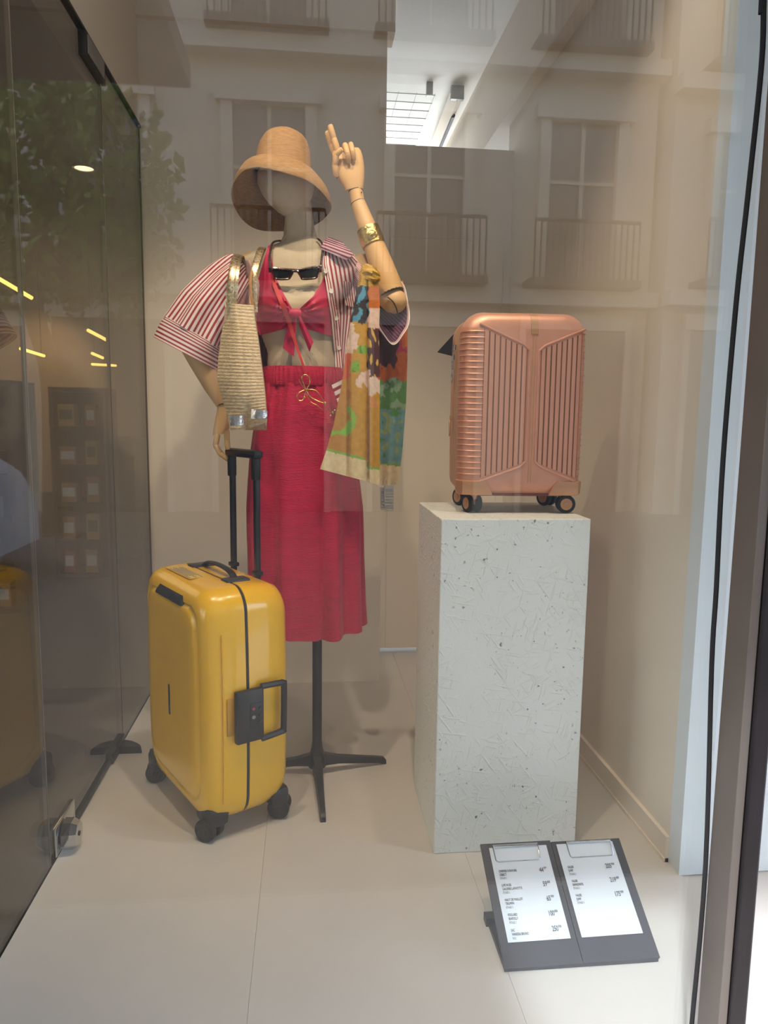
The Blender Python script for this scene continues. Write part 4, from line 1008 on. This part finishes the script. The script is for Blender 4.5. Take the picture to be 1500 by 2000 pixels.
# ------------------------------------------------------------------ the shop behind the partition
def hung_mesh(name, x0, x1, y0, y1, z, label, nx, ny):
    r = empty(name, ((x0+x1)/2, (y0+y1)/2, z), 0, label, 'ceiling grid', 'wire grids on the shop ceiling')
    mk('cross_wire', join(*[tube([(x0, y0+(y1-y0)*k/ny, z), (x1, y0+(y1-y0)*k/ny, z)], .0028, 6) for k in range(ny+1)]), M('grid_wire', (188, 188, 186), .5), r)
    mk('long_wire', join(*[tube([(x0+(x1-x0)*k/nx, y0, z+.008), (x0+(x1-x0)*k/nx, y1, z+.008)], .0018, 6) for k in range(nx+1)]), M('grid_wire', (188, 188, 186), .5), r)
    for x in (x0+.02, x1-.03): mk('hanger', box((x, y0+.02, (z+ZC)/2), (.035, .03, ZC-z)), m_steel, r)
    return r
q = P(850, 186, 4.3)
hung_mesh('ceiling_grid', q.x-.62, q.x, 4.3, 5.6, q.z, 'wire mesh grid hung from the bright shop ceiling beyond the white back panel', 6, 12)
q = P(975, 205, 4.25)
hung_mesh('ceiling_grid', q.x, q.x+.5, 4.25, 5.6, q.z, 'wire mesh grid hung from the bright shop ceiling beside the soffit', 5, 8)
q0 = PZ(893, 182, ZC-.05); q1 = PZ(852, 285, ZC-.05)
tl = empty('strip_light', tuple((q0+q1)/2), 0, 'long switched-off white strip light on the bright shop ceiling', 'strip light')
mk('casing', tube([q0, q0.lerp(q1, 1.3)], .042, 4), m_wall, tl, smooth=False); q_ = (q1-q0)
mk('diffuser', tube([q0+q_*.28+V((.016, 0, -.030)), q0+q_*1.3+V((.016, 0, -.030))], .014, 6), M('dark_diffuser', (84, 90, 98), .4), tl)
mk('end_cap', box(q0, (.075, .03, .075), .004), m_steel, tl)
sp_ = P(966, 256, 4.3)
sk_ = empty('sprinkler', (sp_.x, 4.3, sp_.z), 0, 'small metal sprinkler head under the shop ceiling beyond the partition', 'sprinkler')
mk('head', lathe([(.030, .008), (.032, .012), (.012, .016), (.010, -.03), (.014, -.04), (0, -.04)], 14, Matrix.Translation((sp_.x, 4.3, sp_.z))), m_steel, sk_)
mk('pipe', tube([(sp_.x, 4.3, sp_.z+.01), (sp_.x, 4.3, ZC)], .010, 10), m_steel, sk_)
light('ceiling_fill_light', 'AREA', (.7, 5.7, 2.1), 40, (.96, .98, 1.0), target=(.7, 5.7, 3.1), size=1.2)  # unseen area light added to brighten the shop ceiling

# ------------------------------------------------------------------ the shop seen through the smoked glass
def pendant(x0, y0, x1, y1, Y, lab):
    a, b = P(x0, y0, Y), P(x1, y1, Y+.5); b = P(x1, y1, Y+.5)
    r = empty('linear_lamp', tuple((a+b)/2), 0, lab, 'linear lamp')
    mk('glow', tube([a, b], .018, 6), m_led, r)
    for t in (.12, .88):
        c = a.lerp(b, t); mk('wire', tube([c, V((c.x, c.y, ZC))], .003, 5), m_black, r)
pendant(-40, 522, 62, 582, 6.2, 'warm linear lamp nearest the tree reflection in the smoked glass')
pendant(172, 645, 210, 665, 8.2, 'short warm linear lamp highest beside the far glass seam')
pendant(40, 681, 86, 695, 8.6, 'warm linear lamp left of a round downlight in the dark shop')
pendant(180, 690, 201, 699, 9.6, 'tiny warm linear lamp below another in the dark shop')
pendant(180, 711.5, 226, 714, 9.9, 'level warm linear lamp lowest in the dark shop')
for i, (px, py, em) in enumerate(((164, 326, 1), (36, 400, 0), (94, 684, 1), (242, 691, 1))):
    c = PZ(px, py, ZC-.004) if py < 500 else P(px, py, 11.0)
    if py > 500: c.z = ZC-.004; c = PZ(px, min(py, 640), ZC-.004)
    d_ = empty('downlight', tuple(c), 0, ['lit round downlight high in the dark shop ceiling', 'switched-off round downlight high in the dark shop ceiling', 'lit round downlight far down the dark shop ceiling near the linear lamps', 'lit round downlight far down the dark shop beside the far glass edge'][i], 'downlight')
    mk('ring', lathe([(.085, 0), (.085, -.012), (.070, -.014), (.070, -.004)], 24, Matrix.Translation(c)), m_steel, d_)
    mk('lens', lathe([(.070, -.003), (.070, -.008), (0, -.008)], 24, Matrix.Translation(c)), m_spot if em else M('lamp_off', (150, 150, 148), .5), d_)
# display shelves with boxes
def shelf_unit(px0, px1, Y, z1, lab):
    a, b = P(px0, 900, Y), P(px1, 900, Y); x0, x1 = a.x, b.x
    r = empty('display_shelf', ((x0+x1)/2, Y+.2, 0), 0, lab, 'shelf')
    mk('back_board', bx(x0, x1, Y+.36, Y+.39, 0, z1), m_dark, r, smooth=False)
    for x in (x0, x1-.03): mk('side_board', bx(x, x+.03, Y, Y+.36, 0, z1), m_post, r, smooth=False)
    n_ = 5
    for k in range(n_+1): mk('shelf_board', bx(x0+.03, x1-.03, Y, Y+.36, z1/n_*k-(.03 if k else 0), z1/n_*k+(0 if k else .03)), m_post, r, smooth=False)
    return x0+.05, x1-.05, z1/n_, n_
bx_cols = [M('box_tan', (150, 112, 74), .6), M('box_red', (140, 48, 36), .6), M('box_straw', (168, 146, 80), .6)]
def boxes(x0, x1, dz, n_, Y, seed, grp):
    rnd = random.Random(seed); x_w = ['brown', 'dark red', 'straw yellow']
    for k in range(n_):
        x = x0; nth = 0
        while x < x1-.09:
            w_ = .07+.05*rnd.random(); h_ = dz*(.45+.3*rnd.random()); ci = rnd.choice((0, 0, 1, 2)); z = dz*k+(.031 if k == 0 else .001)
            o = mk('gift_box', join(bx(x, x+w_, Y+.03, Y+.15, z, z+h_, .003)), bx_cols[ci], smooth=False)
            tag(o, 'small %s gift box, %s along the %s of the %s' % (x_w[ci], ('first', 'second', 'third', 'fourth', 'fifth', 'sixth', 'seventh', 'eighth')[nth], ('floor shelf', 'second shelf up', 'middle shelf', 'fourth shelf up', 'topmost shelf')[k], grp), 'box', 'gift boxes in the '+grp); nth += 1
            mk('band', bx(x+.012, x+w_-.012, Y+.0285, Y+.031, z+h_*.3, z+h_*.75), m_paper if ci != 2 else m_ink, o, smooth=False)
            x += w_+.02+.06*rnd.random()
boxes(*shelf_unit(100, 205, 5.6, 1.42, 'dark shelf unit with rows of boxes behind the smoked door'), 5.6, 3, 'shelf unit')
boxes(*shelf_unit(-110, 28, 4.6, 1.42, 'dark shelf unit cut by the picture edge behind the near glass'), 4.6, 5, 'near shelf unit')
ct = PX(228, 860, -1.6); a, b = P(205, 900, 6.4), P(262, 900, 6.4)
cn = empty('counter', ((a.x+b.x)/2, 6.6, 0), 0, 'dark service counter deep in the shop beside the shelves', 'counter')
mk('body', bx(a.x, b.x, 6.4, 7.0, 0, 1.0), m_post, cn, smooth=False); mk('top', bx(a.x-.03, b.x+.03, 6.37, 7.03, 1.0, 1.03, .004), m_dark, cn, smooth=False)
light('shop_wall_wash', 'SPOT', (-3.6, 10.6, 3.0), 180, WARM, target=(-4.2, 12, 1.5), spot_size=math.radians(80), spot_blend=.8)
light('shop_ambient', 'AREA', (-4.2, 6.0, 3.02), 70, (1.0, .85, .66), target=(-4.2, 6, 0), size=3.0)

# ------------------------------------------------------------------ the street behind, seen in the window
ZS = -.30
st = struct('pavement', bx(-16, 16, -14, YW+.0, ZS-.2, ZS-.006), M('pavement_joint', (110, 104, 96), .9))
sl = None; rnd = random.Random(2)
for j in range(14):
    for i in range(16):
        dx = .45*(j % 2); pos = (-7.2+.9*i+dx, .2-.62*j, 0)
        if sl is None: sl = mk('paving_slab', box((pos[0], pos[1], ZS-.02), (.888, .608, .04), .004, 1), m_pave, st, smooth=False); p0 = pos
        else: clone(sl, st, (pos[0]-p0[0], pos[1]-p0[1], rnd.uniform(-.003, .002)))
cp = empty('sun_blocking_canopy', (0, .3, 2.95), 0, 'grey sun-blocking slabs added above the window, mirrored across the top of the glass', 'sun_blocking_canopy')  # added overhead slabs, their two depths bound the sun patch on the floor
mk('deep_slab', bx(-9, -.62, -1.9, YW+.05, 2.95, 3.07), m_awn, cp, smooth=False)
mk('shallow_slab', bx(-.62, 7, -.44, YW+.05, 2.95, 3.07), m_awn, cp, smooth=False)
struct('wall_front', bx(-9, 9, YW-.1, YW+.25, 3.07, 9), m_stoned)
def facade(x0, x1, Y, H, lab, nx, ny, seed, mat):
    b = empty('town_house', ((x0+x1)/2, Y-.5, ZS), 0, lab, 'building')
    mk('wall', bx(x0, x1, Y-1.0, Y, ZS, H), mat, b, smooth=False)
    fh = (H-3.4)/ny; fwid = (x1-x0)/nx
    for k in range(ny+1): mk('cornice', bx(x0-.05, x1+.05, Y, Y+(.30 if k < ny else .5), 3.2+fh*k-.14, 3.2+fh*k+.10), m_stone, b, smooth=False)
    for i in range(nx):
        cx = x0+fwid*(i+.5)
        d_ = mk('shop_bay', bx(cx-fwid*.36, cx+fwid*.36, Y, Y+.05, ZS, 2.7), m_shutter, b, smooth=False)
        mk('bay_frame', join(bx(cx-fwid*.38, cx-fwid*.34, Y, Y+.12, ZS, 2.8), bx(cx+fwid*.34, cx+fwid*.38, Y, Y+.12, ZS, 2.8), bx(cx-fwid*.38, cx+fwid*.38, Y, Y+.14, 2.7, 2.95)), m_stone, d_, smooth=False)
        for k in range(ny):
            z0 = 3.2+fh*k+.25; z1 = z0+fh*.70
            w_ = mk('window_frame', join(bx(cx-.72, cx-.55, Y, Y+.14, z0, z1), bx(cx+.55, cx+.72, Y, Y+.14, z0, z1), bx(cx-.80, cx+.80, Y, Y+.20, z1, z1+.22), bx(cx-.03, cx+.03, Y, Y+.06, z0, z1), bx(cx-.55, cx+.55, Y, Y+.05, z0+(z1-z0)*.62, z0+(z1-z0)*.62+.05)), m_stone, b, smooth=False)
            mk('pane', bx(cx-.55, cx+.55, Y, Y+.02, z0, z1), m_shutter, w_, smooth=False)
            bl = [bx(cx-.85, cx+.85, Y+.42, Y+.46, z0+.85, z0+.90)]+[bx(cx-.85+.1*q-.012, cx-.85+.1*q+.012, Y+.43, Y+.455, z0, z0+.86) for q in range(18)]
            mk('balcony', join(bx(cx-.9, cx+.9, Y, Y+.48, z0-.12, z0), *bl), m_iron, b, smooth=False)
    return b
facade(-15, -4.4, -11.0, 13, 'grey stone town house across the street beside the tree', 4, 3, 1, m_stoned)
facade(-4.3, 5.6, -9.6, 14, 'cream stone town house with balconies straight across the street', 4, 3, 2, m_stone)
facade(5.7, 16, -9.2, 13, 'cream stone corner house across the street at the far end', 4, 3, 3, m_stone)
tr_ = empty('plane_tree', (-3.2, -7.2, ZS), 0, 'leafy green plane tree mirrored in the smoked glass', 'tree')
mk('trunk', tube(smoothpath([(-3.2, -7.2, ZS), (-3.15, -7.2, 1.6), (-3.3, -7.1, 2.6), (-3.1, -7.2, 4.0)]), [.16-.004*k for k in range(19)], 12), m_bark, tr_)
for d in ((1.1, .3, 1.3), (-1.0, .2, 1.4), (.2, -1.0, 1.5)): mk('branch', tube([(-3.25, -7.15, 2.6), (-3.25+d[0]*.6, -7.15+d[1]*.6, 2.6+d[2]*.5), (-3.25+d[0], -7.15+d[1], 2.6+d[2])], [.08, .06, .03], 8), m_bark, tr_)
vs_, fs = [], []; rnd = random.Random(5)
for q in range(3800):
    a, e, r = rnd.uniform(0, 2*PI), rnd.uniform(-.9, 1.2), 1.0+1.0*rnd.random()**.5
    r *= .8; c = V((-3.2+r*math.cos(a)*math.cos(e), -7.2+r*math.sin(a)*math.cos(e), 3.6+1.0*r*math.sin(e))); c += V((noise.noise(c*1.3), noise.noise(c*1.3+V((5, 0, 0))), noise.noise(c*1.3+V((0, 5, 0)))))*.5
    u = V((rnd.uniform(-1, 1), rnd.uniform(-1, 1), rnd.uniform(-1, 1))).normalized(); v = u.orthogonal().normalized(); s = .06+.06*rnd.random(); k = len(vs_)
    vs_ += [c-u*s, c+v*s*.6, c+u*s, c-v*s*.6]; fs.append((k, k+1, k+2, k+3))
lv = mk('foliage', (vs_, fs), m_leaf, tr_, smooth=False); lv['kind'] = 'stuff'
# parked car
def car():
    c = empty('parked_car', (-4.8, -4.7, ZS), 0, 'white parked car mirrored low in the near smoked glass', 'car')
    X0, Y0 = -4.8, -4.7
    pr_ = [(-2.0, .45, .62), (-1.9, .45, .82), (-1.0, .9, .95), (-.55, .95, 1.38), (.6, .95, 1.45), (1.35, .9, 1.35), (1.95, .9, .95), (2.05, .5, .6)]
    R = []
    for x, zm, zt_ in pr_:
        hw_ = .80 if abs(x) < 1.8 else .70; R.append([V((X0+x, Y0+y, ZS+z)) for y, z in ((-hw_, .25), (-hw_, min(zt_, .85)), (-hw_*.80, zt_), (hw_*.80, zt_), (hw_, min(zt_, .85)), (hw_, .25))])
    mk('body', loft(R), m_car, c, ang=40)
    for s in (-1, 1):
        mk('side_window', ([V((X0+x, Y0+s*(.815-.165*max(0, (z-.86)/.52)), ZS+z)) for x, z in ((-.80, .90), (1.5, .92), (1.15, 1.30), (-.45, 1.30))]+[V((X0+x, Y0+s*(.80-.165*max(0, (z-.86)/.52)), ZS+z)) for x, z in ((-.80, .90), (1.5, .92), (1.15, 1.30), (-.45, 1.30))], [(0, 1, 2, 3), (7, 6, 5, 4), (0, 4, 5, 1), (1, 5, 6, 2), (2, 6, 7, 3), (3, 7, 4, 0)]), m_lens, c, smooth=False)
        for x in (-1.25, 1.3): mk('wheel', lathe([(.14, -.02), (.30, -.02), (.32, .02), (.32, .16), (.30, .19), (.18, .19), (.16, .17), (0, .17)], 24, axis_mat((X0+x, Y0+s*.66, ZS+.32), (0, s, 0))), m_rubber, c)
    return c
car()
